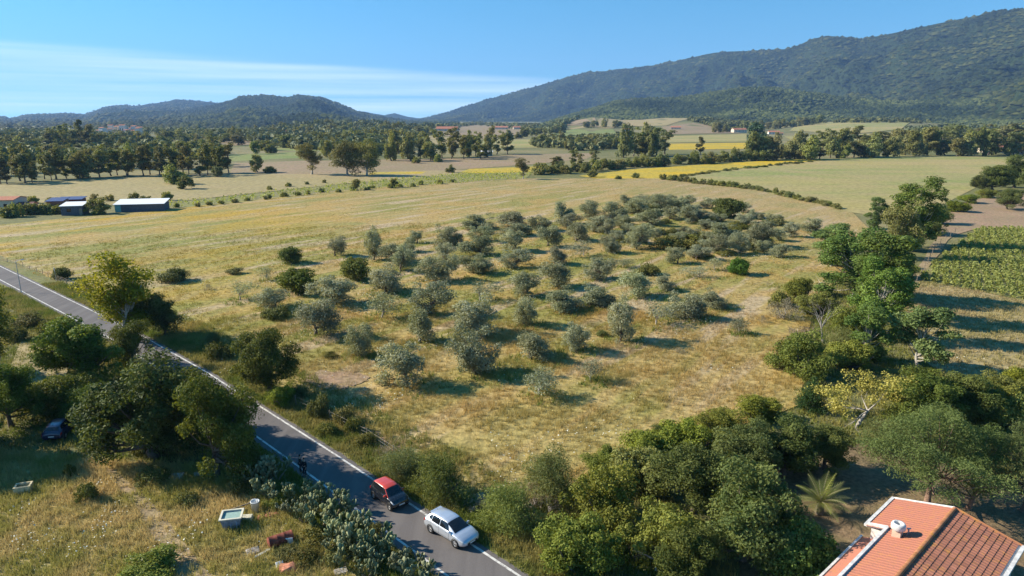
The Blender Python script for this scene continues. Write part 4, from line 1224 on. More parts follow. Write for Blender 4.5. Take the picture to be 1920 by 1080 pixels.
# dry meadow at the right
X, Y = sample(rg, 22000, 60, 170, 20, 41)
ok = inside(ZONES['hay_meadow'], X, Y)
X, Y = X[ok], Y[ok]
blades('hay_grass', X, Y, .1, .4 * (.5 + .8 * rg.random(len(X))), 5, .4, .05, B_hay, 'pale dry grass of the right hand meadow', 11)
X, Y = sample(rg, 30000, 36, 150, 2, 41)
ok = ~inside(ZONES['hay_meadow'], X, Y) & ~inside(mead, X, Y) & ~inside(ZONES['garden_ground'], X, Y) & (road_dist(X, Y) > 3) & ~inside(ZONES['vineyard_field'], X, Y) & ~inside(ZONES['ploughed_field'], X, Y) & ~inside(ZONES['farm_track'], X, Y)
X, Y = X[ok], Y[ok]
blades('border_grass', X, Y, .02, .5 * (.5 + .8 * rg.random(len(X))), 5, .4, .05, B_verge, 'weeds along the wooded right border', 12)

# white umbels
def umbels(name, X, Y, hgt, size, label, seed):
    rg_ = np.random.default_rng(seed)
    n = len(X)
    V, F = [], []
    ang = np.linspace(0, 2 * np.pi, 6)[:-1]
    s = size * (.5 + .9 * rg_.random(n)); z = hgt * (.7 + .6 * rg_.random(n))
    tx, ty = rg_.normal(size=n) * .3, rg_.normal(size=n) * .3
    ring = np.stack([X[:, None] + s[:, None] * np.cos(ang), Y[:, None] + s[:, None] * np.sin(ang), z[:, None] + s[:, None] * (tx[:, None] * np.cos(ang) + ty[:, None] * np.sin(ang))], -1)
    top = np.stack([X, Y, z + s * .35], -1)[:, None]
    foot = np.stack([X, Y, 0 * z], -1)[:, None]
    V = np.concatenate([ring, top, foot], 1).reshape(-1, 3)
    F0 = np.array([(i, (i + 1) % 5, 5) for i in range(5)])
    F = (F0[None] + 7 * np.arange(n)[:, None, None]).reshape(-1, 3)
    o = link(bpy.data.objects.new(name, np_mesh(name, V, F, M_umbel)))
    tag(o, label, 'flowers', kind='stuff')
M_umbel = simple('white_umbels', (.66, .65, .54), .8, var=.1)
X, Y = sample(rg, 26000, 45, 170, -34, 30)
ok = inside(mead, X, Y)
X, Y = X[ok], Y[ok]
pn = patchy(X, Y, 7.0, 4.4)
near = np.zeros(len(X), bool)
for x, y, w, h in OLIVES:
    near |= np.hypot(X - x, Y - y) < w * .8
ok = (pn + .25 * near + rg.normal(size=len(X)) * .12) > .40
umbels('wildflowers', X[ok], Y[ok], .7, .055, 'white umbel flowers dotted round the olives', 3)
X, Y = sample(rg, 5000, 34, 62, -40, -10)
ok = inside(ZONES['weedy_plot'], X, Y) & (patchy(X, Y, 4, 7.7) + rg.normal(size=len(X)) * .16 > .42) & (road_dist(X, Y) < -8)
umbels('wildflowers', X[ok], Y[ok], .6, .05, 'white umbel flowers in the weedy lower left plot', 4)
X, Y = sample(rg, 9000, 70, 170, 22, 41)
ok = inside(ZONES['hay_meadow'], X, Y) & (patchy(X, Y, 9, 2.7) + rg.normal(size=len(X)) * .2 > .3)
umbels('wildflowers', X[ok], Y[ok], .45, .055, 'white flowers speckling the right hand meadow', 5)

# vines: leafy rows, too many plants to count
def vines(name, zone, ang, gap, step, label, seed, size=.55, h=.9, n_leaf=14):
    rg_ = np.random.default_rng(seed)
    P = np.array(ZONES[zone]); c = P.mean(0)
    ca, sa = math.cos(ang), math.sin(ang)
    ext = np.abs(P - c).max() * 1.5
    U, W_ = np.meshgrid(np.arange(-ext, ext, step), np.arange(-ext, ext, gap))
    U, W_ = U.ravel(), W_.ravel()
    U = U + rg_.normal(size=len(U)) * step * .3
    X, Y = c[0] + U * ca - W_ * sa, c[1] + U * sa + W_ * ca
    ok = inside(ZONES[zone], X, Y) & (rg_.random(len(X)) < .92)
    X, Y = X[ok], Y[ok]
    k = n_leaf
    Q = np.stack([np.repeat(X, k), np.repeat(Y, k), np.zeros(len(X) * k)], -1)
    Q += rg_.normal(size=Q.shape) * np.array([size * .55, size * .55, 0])
    Q[:, 2] = h * (.25 + .8 * rg_.random(len(Q)))
    N = unit(rg_.normal(size=Q.shape) + np.array([0, 0, .8]))
    V, F = leaf_quads(Q, N, size * .75, size * .5, rg_)
    o = link(bpy.data.objects.new(name, np_mesh(name, V, F, L_vine, attrs={'tint': np.repeat(rg_.random(len(Q)), 4)})))
    tag(o, label, 'vines', kind='stuff')
L_vine = leaf_mat('vine_leaf', (.20, .25, .04), (.37, .40, .085), .3, .02)
vines('vine_rows', 'vineyard_field', R(58), 1.7, .8, 'bright green vine rows at the right edge', 1, .65, .9, 20)
vines('vine_rows', 'vineyard_strip', R(53), 4.0, 2.4, 'strip of vine rows beyond the meadow', 2, .9, 1.2, 7)
# ------------------------------------------------------------------ cars
M_glass = simple('car_glass', (.012, .014, .017), .06, spec=.7, var=0)
M_tyre = simple('tyre_rubber', (.018, .018, .018), .8, var=.2)
M_rim = simple('alloy_rim', (.45, .44, .43), .35, metal=.8, var=.1)
M_blackp = simple('black_plastic', (.02, .02, .021), .55, var=.1)
M_lamp = simple('clear_lamp', (.62, .64, .66), .12, spec=.6, var=.05)
M_tail = simple('tail_lamp', (.30, .015, .012), .15, spec=.6, var=.05)
M_plate = simple('number_plate', (.70, .70, .68), .4, var=.05)
M_chrome = simple('chrome_trim', (.7, .7, .7), .15, metal=1.0, var=.03)
def paint(name, col, metal=.0, rough=.3, coat=1.0):
    m = simple(name, col, rough, metal=metal, spec=.5, var=.03, scale=1.5, coat=coat)
    m.node_tree.nodes['Principled BSDF'].inputs['Coat Roughness'].default_value = .05
    return m

def make_car(name, label, body_m, roof_m, spec, loc, rz, sill_m=None, extra=None):
    """a five-door hatchback. spec: stations of (x, half width, belt z, roof z, roof half width)"""
    S = np.array(spec['st'], float)
    zb0 = spec.get('zb', .24)
    xs = S[:, 0]
    lo, hi = xs[0], xs[-1]
    def par(x):
        return [float(np.interp(x, xs, S[:, k])) for k in range(1, 5)]
    def sec(x):
        w, zb_, zr, wr = par(x)
        e = min((x - lo), (hi - x))
        zlow = zb0 + .14 * max(0, 1 - e / .35)
        zm = zlow + (zb_ - zlow) * .45
        return [(0, zlow), (w * .88, zlow), (w * .985, zlow + .09), (w, zm), (w * .985, zb_ - .10), (w * .955, zb_), (w * .92, zb_ + (zr - zb_) * .06),
                (wr + (w * .92 - wr) * .45, zb_ + (zr - zb_) * .55), (wr, zr - (zr - zb_) * .10 - .015), (wr * .90, zr - .012), (wr * .5, zr + .006), (0, zr + .014)]
    NT_ = 12
    def P(x, t):
        q = sec(x); i = min(NT_ - 2, int(t)); f = t - i
        return Vector((x, q[i][0] * (1 - f) + q[i + 1][0] * f, q[i][1] * (1 - f) + q[i + 1][1] * f))
    car = thing(name, label, 'car', loc, rz)
    X = np.linspace(lo, hi, 56)
    # body shell: both sides, one grid
    def shell(sel, part, m_, parent=car, off=0.0):
        V, F, idx = [], [], {}
        def vid(i, j, s):
            k = (i, j, s if sec(X[i])[j][0] > 1e-6 else 1)
            if k not in idx:
                y, z = sec(X[i])[j]
                idx[k] = len(V); V.append((X[i], y * s, z + off))
            return idx[k]
        for i in range(len(X) - 1):
            for j in range(NT_ - 1):
                if not sel(.5 * (X[i] + X[i + 1]), j): continue
                for s in (1, -1):
                    f = (vid(i, j, s), vid(i + 1, j, s), vid(i + 1, j + 1, s), vid(i, j + 1, s))
                    F.append(f if s < 0 else f[::-1])
        for i, rev in ((0, False), (len(X) - 1, True)):
            for j in range(NT_ - 1):
                if not sel(X[i], j): continue
                for s in (1, -1):
                    zc = .5 * (sec(X[i])[0][1] + sec(X[i])[-1][1])
                    a, b_ = vid(i, j, s), vid(i, j + 1, s)
                    c_ = len(V); V.append((X[i], 0, zc))
                    F.append((a, b_, c_) if (s > 0) ^ rev else (b_, a, c_))
        me = bpy.data.meshes.new(part); me.from_pydata(V, [], F); me.materials.append(m_)
        me.polygons.foreach_set('use_smooth', [True] * len(F)); me.update()
        bm = bmesh.new(); bm.from_mesh(me); bmesh.ops.recalc_face_normals(bm, faces=bm.faces[:]); bm.to_mesh(me); bm.free()
        return link(bpy.data.objects.new(part, me), parent)
    rx0, rx1 = spec['roof']
    is_roof = lambda x, j: j >= 8 and rx0 <= x <= rx1
    if roof_m is body_m:
        shell(lambda x, j: True, 'body', body_m)
    else:
        shell(lambda x, j: not is_roof(x, j), 'body', body_m)
        shell(is_roof, 'roof', roof_m)
        wx = spec['wind'];                             # pillars share the roof colour
        for s in (1, -1):
            mb = MB(); mb.tube([P(wx[0], 6.3) * 1 + Vector((0, .012, 0)), P(wx[1], 8.2) + Vector((0, .012, 0))], .04, 6)
            if s < 0: mb.v = [(x, -y, z) for x, y, z in mb.v]; mb.f = [f[::-1] for f in mb.f]
            mb.build('pillar', roof_m, car)
    def patch(part, corners, m_, parent=car, nu=6, nv=4, off=.010, both=True):
        """a pane lying just proud of the shell; corners (x, t) in order"""
        out = []
        for s in ((1, -1) if both else (1,)):
            V, F = [], []
            (a, b_, c_, d_) = corners
            for u in range(nu + 1):
                for v in range(nv + 1):
                    fu, fv = u / nu, v / nv
                    x = (a[0] * (1 - fu) + b_[0] * fu) * (1 - fv) + (d_[0] * (1 - fu) + c_[0] * fu) * fv
                    t = (a[1] * (1 - fu) + b_[1] * fu) * (1 - fv) + (d_[1] * (1 - fu) + c_[1] * fu) * fv
                    p = P(x, t); e = .02
                    n_ = (P(min(hi, x + e), t) - P(max(lo, x - e), t)).cross(P(x, min(10.99, t + .1)) - P(x, max(0, t - .1)))
                    if n_.length > 1e-9:
                        n_.normalize()
                        if n_.y * 1 + (n_.z if abs(n_.y) < .3 else 0) < 0: n_ = -n_
                        p = p + n_ * off
                    V.append((p.x, p.y * s, p.z))
            for u in range(nu):
                for v in range(nv):
                    k = u * (nv + 1) + v
                    F.append((k, k + nv + 1, k + nv + 2, k + 1))
            out.append((V, F))
        return out
    def panes(part, corners, m_, **k):
        r = []
        for V, F in patch(part, corners, m_, **k):
            me = bpy.data.meshes.new(part); me.from_pydata(V, [], F); me.materials.append(m_); me.polygons.foreach_set('use_smooth', [True] * len(F)); me.update()
            r.append(link(bpy.data.objects.new(part, me), car))
        return r
    def across(part, x0, x1, t0, m_, off=.012):
        """windscreen or rear window, spanning both sides"""
        V, F = [], []
        nu, nv = 8, 7
        for u in range(nu + 1):
            x = x0 + (x1 - x0) * u / nu
            row_ = [P(x, t0 + (11 - t0) * v / nv) for v in range(nv + 1)]
            d_ = Vector((math.copysign(1, x0 - x1) * 1, 0, 1)).normalized() * off
            row_ = [p + d_ for p in row_]
            V += [tuple(p) for p in row_] + [(p.x, -p.y, p.z) for p in row_[-2::-1]]
        m2 = 2 * nv + 1
        for u in range(nu):
            for v in range(m2 - 1):
                F.append((u * m2 + v, (u + 1) * m2 + v, (u + 1) * m2 + v + 1, u * m2 + v + 1))
        me = bpy.data.meshes.new(part); me.from_pydata(V, [], F); me.materials.append(m_); me.polygons.foreach_set('use_smooth', [True] * len(F)); me.update()
        return link(bpy.data.objects.new(part, me), car)
    w0, w1 = spec['wind']; across('windscreen', w0 - .03, w1 + .03, 7.9, M_glass)
    r0, r1 = spec['rear']; across('rear_window', r0 + .05, r1 - .02, 8.3, M_glass)
    for c_ in spec['side']: panes('side_window', c_, M_glass, off=.008)
    for x0, x1 in spec['doors']:
        pass
    # wheels
    for wxp in spec['axles']:
        for s in (1, -1):
            w = par(wxp)[0]
            hub = bpy.data.objects.new('wheel', None); link(hub, car); hub.location = (wxp, s * (w - .095), spec['wr'])
            M_ = Matrix.Rotation(R(-90) * s, 3, 'X')
            r_ = spec['wr']
            MB().lathe([(r_ * .66, -.10), (r_ * .94, -.10), (r_, -.06), (r_, .07), (r_ * .94, .105), (r_ * .66, .105)], 22, M_).build('tyre', M_tyre, hub)
            mb = MB().lathe([(r_ * .67, -.05), (r_ * .67, .09), (r_ * .60, .095), (r_ * .58, .05), (.05, .045), (.05, .09), (0.001, .095)], 20, M_)
            for k in range(5):
                a = k * 2 * math.pi / 5
                mb.box(M_ @ Vector((math.cos(a) * r_ * .34, math.sin(a) * r_ * .34, .075)), (r_ * .52, .07, .03), M=M_ @ Matrix.Rotation(a, 3, 'Z'))
            mb.build('rim', M_rim, hub)
            MB().lathe([(r_ * 1.0, .012), (r_ * 1.16, .012), (r_ * 1.16, -.05)], 24, Matrix.Translation((0, 0, 0)).to_3x3() @ M_, True).build('wheel_arch', M_blackp, car, (wxp, s * (w - .004), r_ + .02))
    # lamps, grille, plates, mirrors, handles, seams
    f = hi - .02
    panes('headlight', [(hi - .42, 4.3), (hi - .06, 4.0), (hi - .05, 5.2), (hi - .36, 5.3)], M_lamp, off=.012)
    panes('tail_light', [(lo + .03, 3.6), (lo + .22, 3.7), (lo + .26, 5.3), (lo + .05, 5.4)], M_tail, off=.012)
    zf = par(hi)[1]
    MB().box((hi + .008, 0, zf - .13), (.03, .95, .10)).build('grille', M_blackp, car)
    MB().box((hi + .012, 0, zb0 + .26), (.03, .9, .10)).build('air_intake', M_blackp, car)
    MB().box((hi + .028, 0, zb0 + .26), (.012, .50, .10)).build('number_plate', M_plate, car)
    MB().box((lo - .008, 0, .62), (.02, .50, .11)).build('number_plate', M_plate, car)
    MB().box((hi + .012, 0, zf - .03), (.02, .10, .07)).build('badge', M_chrome, car)
    for s in (1, -1):
        p = P(spec['mirror'], 6.2)
        MB().box((p.x, s * (p.y + .10), p.z + .06), (.11, .20, .13), taper=.8).build('mirror', roof_m if extra == 'red' else body_m, car)
    for (xd) in spec['handles']:
        for s in (1, -1):
            p = P(xd, 4.0)
            MB().box((p.x, s * (p.y + .012), p.z), (.16, .03, .03)).build('door_handle', M_blackp if extra == 'red' else M_chrome, car)
    for xd in spec['doors']:
        panes('door_seam', [(xd[0], 1.3), (xd[0] + .015, 1.3), (xd[1] + .015, 5.3), (xd[1], 5.3)], M_blackp, nu=1, nv=8, off=.006)
    mb = MB()
    for s in (1, -1): pass
    panes('sill', [(spec['axles'][0] + .42, 1.2), (spec['axles'][1] - .42, 1.2), (spec['axles'][1] - .42, 2.0), (spec['axles'][0] + .42, 2.0)], sill_m or M_blackp, nu=8, nv=2, off=.008)
    if extra == 'silver':
        MB().box((spec['roof'][0] - .02, 0, par(spec['roof'][0])[2] + .03), (.26, 1.0, .03)).build('roof_spoiler', body_m, car)
    MB().tube([P(spec['roof'][0] + .12, 11), P(spec['roof'][0] - .02, 11) + Vector((0, 0, .22))], .008, 5).build('antenna', M_blackp, car)
    return car

astra = dict(st=[(-2.20, .74, .72, .80, .60), (-2.14, .83, .86, 1.00, .62), (-2.0, .88, .95, 1.12, .60), (-1.75, .90, .97, 1.34, .58), (-1.50, .905, .97, 1.44, .59), (-.9, .91, .955, 1.50, .61), (-.2, .91, .945, 1.50, .62), (.20, .91, .935, 1.455, .60),
                 (.70, .905, .93, 1.24, .63), (1.22, .90, .915, .98, .70), (1.55, .89, .86, .935, .71), (1.85, .86, .78, .85, .68), (2.05, .80, .70, .76, .62), (2.16, .70, .63, .67, .54), (2.22, .56, .58, .61, .44)],
             roof=(-1.62, .30), wind=(1.20, .26), rear=(-2.04, -1.62), axles=(-1.33, 1.33), wr=.325, mirror=.80, handles=(-.62, .36), doors=[(-.42, -.42), (.62, .70), (-1.15, -1.35)],
             side=[[(-.36, 6.1), (.68, 6.1), (.36, 8.0), (-.36, 8.1)], [(-1.26, 6.1), (-.41, 6.1), (-.41, 8.1), (-1.22, 8.0)], [(-1.66, 6.6), (-1.30, 6.2), (-1.26, 7.95), (-1.46, 7.7)]])
city = dict(st=[(-1.73, .70, .74, .84, .58), (-1.68, .77, .90, 1.08, .60), (-1.56, .80, .99, 1.24, .58), (-1.36, .81, 1.0, 1.44, .57), (-1.15, .815, 1.0, 1.50, .58), (-.6, .82, .97, 1.535, .60), (0, .82, .95, 1.53, .60), (.36, .82, .94, 1.46, .58),
                (.72, .815, .93, 1.23, .60), (1.02, .81, .92, 1.02, .64), (1.3, .80, .88, .96, .64), (1.55, .77, .79, .87, .58), (1.68, .70, .70, .75, .50), (1.75, .58, .62, .66, .42)],
            roof=(-1.42, .40), wind=(1.00, .38), rear=(-1.62, -1.42), axles=(-1.14, 1.20), wr=.30, mirror=.66, handles=(-.50, .34), doors=[(-.30, -.30), (.54, .62), (-.92, -1.02)],
            side=[[(-.25, 6.1), (.56, 6.1), (.34, 8.0), (-.25, 8.05)], [(-1.05, 6.2), (-.34, 6.1), (-.34, 8.05), (-.98, 8.0)]])
def road_rz(px0, px1):
    a, b_ = G(*px0, z=RZ), G(*px1, z=RZ)
    return math.atan2(b_.y - a.y, b_.x - a.x), (a + b_) / 2
M_silver = paint('silver_paint', (.62, .66, .72), .55, .32)
M_black = paint('black_paint', (.012, .013, .016), 0, .22)
M_red = paint('red_paint', (.52, .055, .025), 0, .30)
M_navy = paint('navy_paint', (.012, .018, .060), 0, .28)
# near-side wheels touch the road at these spots
def park(spec, rear_px, front_px):
    a, b_ = G(*rear_px, z=RZ), G(*front_px, z=RZ)
    rz = math.atan2(b_.y - a.y, b_.x - a.x)
    d = Vector((math.cos(rz), math.sin(rz), 0)); left = Vector((-d.y, d.x, 0))
    mid = (a + b_) / 2 - d * (sum(spec['axles']) / 2)
    w = .82
    off = left * w if left.dot(Vector((1, .9, 0))) > 0 else -left * w      # the far side lies towards the bank
    c_ = mid + off; c_.z = RZ + .006
    return c_, rz
c_, rz = park(astra, (808, 998), (855, 1027))
make_car('hatchback_car', 'silver hatchback parked on the road edge, nearest the camera', M_silver, M_silver, astra, c_, rz, extra='silver')
c_, rz = park(city, (697, 933), (733, 960))
make_car('hatchback_car', 'small black car with a red roof parked behind the silver one', M_black, M_red, city, c_, rz, sill_m=M_red, extra='red')
p = G(116, 812)
make_car('hatchback_car', 'dark blue car parked in deep shade under the oaks', M_navy, M_navy, astra, (p.x, p.y, .03), R(102))

# ------------------------------------------------------------------ two people
M_skin = simple('skin', (.45, .27, .19), .6, var=.05)
M_hair = simple('dark_hair', (.02, .015, .012), .7, var=.2)
M_cloth1 = simple('black_jacket', (.016, .016, .020), .9, var=.2)
M_cloth2 = simple('dark_trousers', (.022, .024, .034), .9, var=.2)
M_cloth3 = simple('dark_grey_top', (.035, .033, .034), .9, var=.2)
M_shoe = simple('dark_shoes', (.02, .018, .016), .7, var=.2)
def skinned(name, verts, edges, radii, m_, parent, sub=2):
    me = bpy.data.meshes.new(name); me.from_pydata(verts, edges, []); me.materials.append(m_); me.update()
    o = link(bpy.data.objects.new(name, me), parent)
    md = o.modifiers.new('skin', 'SKIN')
    md.use_smooth_shade = True
    for i, r_ in enumerate(radii):
        r2 = r_ if isinstance(r_, tuple) else (r_, r_)
        me.skin_vertices[0].data[i].radius = r2
    me.skin_vertices[0].data[0].use_root = True
    sb = o.modifiers.new('sub', 'SUBSURF'); sb.levels = sub; sb.render_levels = sub
    return o
def person(label, loc, rz, k, top_m, arm):
    t = thing('person', label, 'person', loc, rz, 'two people on the road', (k, k, k))
    # pelvis root, spine, neck, head; arms with hands; legs with feet
    V = [(0, 0, .93), (0, 0, 1.12), (0, -.01, 1.32), (0, 0, 1.43), (0, .01, 1.50), (0, .02, 1.58), (0, .03, 1.68),
         (.17, 0, 1.40), (.235, -.02, 1.14), (.24 + arm, .08, .93), (.235 + arm, .12, .85), (.225 + arm, .14, .79),
         (-.17, 0, 1.40), (-.235, -.02, 1.14), (-.24, .06, .92), (-.235, .09, .84), (-.225, .11, .78),
         (.095, 0, .88), (.11, .02, .50), (.12, -.02, .10), (.13, .10, .04),
         (-.095, 0, .88), (-.11, .0, .50), (-.12, -.03, .10), (-.13, .09, .04)]
    E = [(0, 1), (1, 2), (2, 3), (3, 4), (4, 5), (5, 6), (2, 7), (7, 8), (8, 9), (9, 10), (10, 11), (2, 12), (12, 13), (13, 14), (14, 15), (15, 16), (0, 17), (17, 18), (18, 19), (19, 20), (0, 21), (21, 22), (22, 23), (23, 24)]
    Rr = [(.15, .11), (.135, .10), (.16, .11), (.07, .06), .055, (.078, .092), (.072, .088), .065, .048, .036, (.04, .02), (.034, .018), .065, .048, .036, (.04, .02), (.034, .018), .095, .062, .045, .04, .095, .062, .045, .04]
    skinned('body', V, E, Rr, M_skin, t)
    # fingers
    for s, hx in ((1, .225 + arm), (-1, -.225)):
        mb = MB()
        for q in range(4):
            y = .14 - .02 + q * .018 - (0 if s > 0 else .03)
            mb.tube([(hx, y, .80), (hx + s * .004, y + .006, .755 - .006 * (q in (1, 2))), (hx - s * .012, y + .012, .725 - .01 * (q in (1, 2)))], [.010, .009, .007], 6)
        mb.tube([(hx, .155 - (0 if s > 0 else .03), .83), (hx - s * .02, .18 - (0 if s > 0 else .03), .80), (hx - s * .025, .185 - (0 if s > 0 else .03), .77)], [.012, .011, .008], 6)
        mb.build('fingers', M_skin, t)
    skinned('jacket', [V[i] for i in (0, 1, 2)] + [(0, 0, 1.40)] + [V[i] for i in (7, 8, 9, 12, 13, 14)], [(0, 1), (1, 2), (2, 3), (2, 4), (4, 5), (5, 6), (2, 7), (7, 8), (8, 9)],
            [(.172, .135), (.158, .125), (.178, .13), (.10, .085), .08, .064, .05, .08, .064, .05], top_m, t)
    skinned('trousers', [(0, 0, .95)] + [V[i] for i in (17, 18, 19, 21, 22, 23)], [(0, 1), (1, 2), (2, 3), (0, 4), (4, 5), (5, 6)], [(.165, .13), .108, .076, .062, .108, .076, .062], M_cloth2, t)
    for s in (1, -1):
        skinned('shoe', [(.12 * s, -.05, .05), (.125 * s, .05, .045), (.13 * s, .16, .035)], [(0, 1), (1, 2)], [(.05, .045), (.05, .045), (.042, .035)], M_shoe, t)
    skinned('hair', [(0, -.01, 1.58), (0, .0, 1.69), (0, .04, 1.765)], [(0, 1), (1, 2)], [(.075, .085), (.086, .10), (.05, .06)], M_hair, t)
    MB().lathe([(.001, .03), (.012, .012), (.016, 0), (.001, -.005)], 8, Matrix.Rotation(R(-90), 3, 'X')).build('nose', M_skin, t, (0, .115, 1.60))
    for s in (1, -1):
        MB().lathe([(.001, .008), (.011, 0), (.001, -.008)], 8, Matrix.Rotation(R(90), 3, 'X')).build('eye', M_hair, t, (.03 * s, .108, 1.63))
        MB().lathe([(.001, .02), (.022, .008), (.028, -.01), (.001, -.014)], 8, Matrix.Rotation(R(90) * s, 3, 'Y')).build('ear', M_skin, t, (.078 * s, .01, 1.62))
    MB().box((0, .112, 1.565), (.05, .012, .012)).build('mouth', simple('lips', (.30, .12, .10), .6, var=.05), t)
    return t
p = G(572, 893, z=RZ); person('person in dark clothes at the road edge in the shade, nearer one', p, R(150), 1.0, M_cloth1, .02)
p = G(564, 886, z=RZ); person('person in dark clothes half hidden behind the nearer one on the road', p, R(-60), .97, M_cloth3, .0)

# ------------------------------------------------------------------ roadside furniture
M_galv = simple('galvanised_steel', (.40, .43, .46), .45, metal=.7, var=.1)
M_wood = simple('weathered_post', (.26, .21, .155), .95, var=.3, scale=6, bump=.4)
M_signb = simple('sign_blue', (.03, .06, .22), .4, var=.05)
M_signw = simple('sign_white', (.70, .70, .70), .4, var=.05)
M_wire = simple('fence_wire', (.24, .22, .20), .6, metal=.6, var=.1)
p = G(40, 549, z=RZ * .5)
lp = thing('street_lamp', 'thin grey lamp post at the near road edge, far left', 'street lamp', (p.x, p.y, .1))
MB().tube([(0, 0, -.3), (0, 0, 1.2), (0, 0, 5.6)], [.085, .07, .045], 9).build('pole', M_galv, lp)
MB().lathe([(.16, 0), (.14, .25), (.09, .27)], 9).build('base', M_galv, lp)
MB().tube([(0, 0, 5.55), (.25, .2, 5.8), (.6, .5, 5.86)], [.04, .035, .03], 7).build('arm', M_galv, lp)
hd = MB().box((.75, .63, 5.85), (.5, .22, .12), R(40), .8).build('lamp_head', M_galv, lp)
MB().box((.75, .63, 5.78), (.38, .16, .03), R(40)).build('lamp_glass', M_lamp, hd)
p = G(106, 530)
sg = thing('road_sign', 'round dark road sign on a thin post by the dark bush', 'road sign', (p.x, p.y, .1), R(-50))
MB().tube([(0, 0, -.3), (0, 0, 2.75)], .032, 8).build('post', M_galv, sg)
Ms = Matrix.Rotation(R(90), 3, 'X')
pl = MB().lathe([(.001, .0), (.36, .0), (.36, .02), (.001, .02)], 24, Ms, False).build('sign_plate', M_galv, sg, (0, -.035, 2.5))
MB().lathe([(.30, .0245), (.355, .0245)], 24, Ms, False).build('sign_border', M_signw, pl)
MB().lathe([(.001, .0245), (.30, .0245)], 24, Ms, False).build('sign_face', M_signb, pl)
def post_fence(name, label, pts, gap, h, seed, wires=3):
    rnd = random.Random(seed)
    p0 = Vector(pts[0])
    f = thing(name, label, 'fence', (p0.x, p0.y, .05))
    tops = []
    for i in range(len(pts) - 1):
        a, b_ = Vector(pts[i]), Vector(pts[i + 1])
        n = max(1, int((b_ - a).length / gap))
        for k in range(n + (i == len(pts) - 2)):
            q = a.lerp(b_, k / n)
            lx, ly = rnd.uniform(-.1, .1), rnd.uniform(-.1, .1)
            hh = h * rnd.uniform(.85, 1.1)
            MB().tube([(0, 0, -.3), (lx * .5, ly * .5, hh * .5), (lx, ly, hh)], [.055, .05, .045], 6).build('post', M_wood, f, (q.x - p0.x, q.y - p0.y, 0))
            tops.append(Vector((q.x - p0.x, q.y - p0.y, 0)) + Vector((lx, ly, hh)) * .92)
    for w in range(wires):
        k = .35 + .3 * w
        MB().tube([Vector((t.x, t.y, t.z * k)) for t in tops], .012, 4).build('wire', M_wire, f)
    return f
fl = [G(*q) for q in [(556, 765), (620, 792), (688, 825), (740, 860), (800, 905)]]
post_fence('wire_fence', 'leaning wooden fence posts with wire above the road, by the dark bushes', [(q.x, q.y) for q in fl], 3.0, 1.35, 1)
fl = [G(*q) for q in [(-30, 482), (30, 497), (70, 511), (150, 548)]]
post_fence('wire_fence', 'grey wire fence along the far left stretch of road', [(q.x, q.y) for q in fl], 3.2, 1.1, 2, 4)
fl = [G(*q) for q in [(1708, 545), (1728, 518), (1752, 470), (1790, 440)]]
post_fence('wire_fence', 'short pale posts beside the farm track at the vineyard corner', [(q.x, q.y) for q in fl], 6.0, 1.6, 3, 2)

# ------------------------------------------------------------------ prickly pears
M_cac = leaf_mat('prickly_pear_pad', (.085, .11, .045), (.36, .37, .19), .03, .06, .5)
M_cact = simple('prickly_pear_trunk', (.22, .18, .12), .95, var=.3, scale=5, bump=.4)
def pad_geo(rg_, c_, up, nrm, ln, wd):
    th = .035
    side = np.cross(up, nrm)
    rings = []
    n = 8
    a = np.linspace(0, 2 * np.pi, n, endpoint=False)
    out = []
    for s, off in ((.72, th), (1.0, 0), (.72, -th)):
        for q in a:
            y = math.sin(q); x = math.cos(q)
            wv = wd * .5 * x * s * (1 - .18 * -y * .5 - (.28 if y < -.5 else 0))
            out.append(c_ + side * wv + up * (ln * .5 * y * s + ln * .5) + nrm * off)
    out.append(c_ + up * ln * .5 + nrm * th * 1.1); out.append(c_ + up * ln * .5 - nrm * th * 1.1)
    F = []
    for r_ in range(2):
        for k in range(n):
            F.append((r_ * n + k, r_ * n + (k + 1) % n, (r_ + 1) * n + (k + 1) % n, (r_ + 1) * n + k))
    T = []
    for k in range(n):
        T.append((3 * n, (k + 1) % n, k)); T.append((3 * n + 1, 2 * n + k, 2 * n + (k + 1) % n))
    return out, F, T
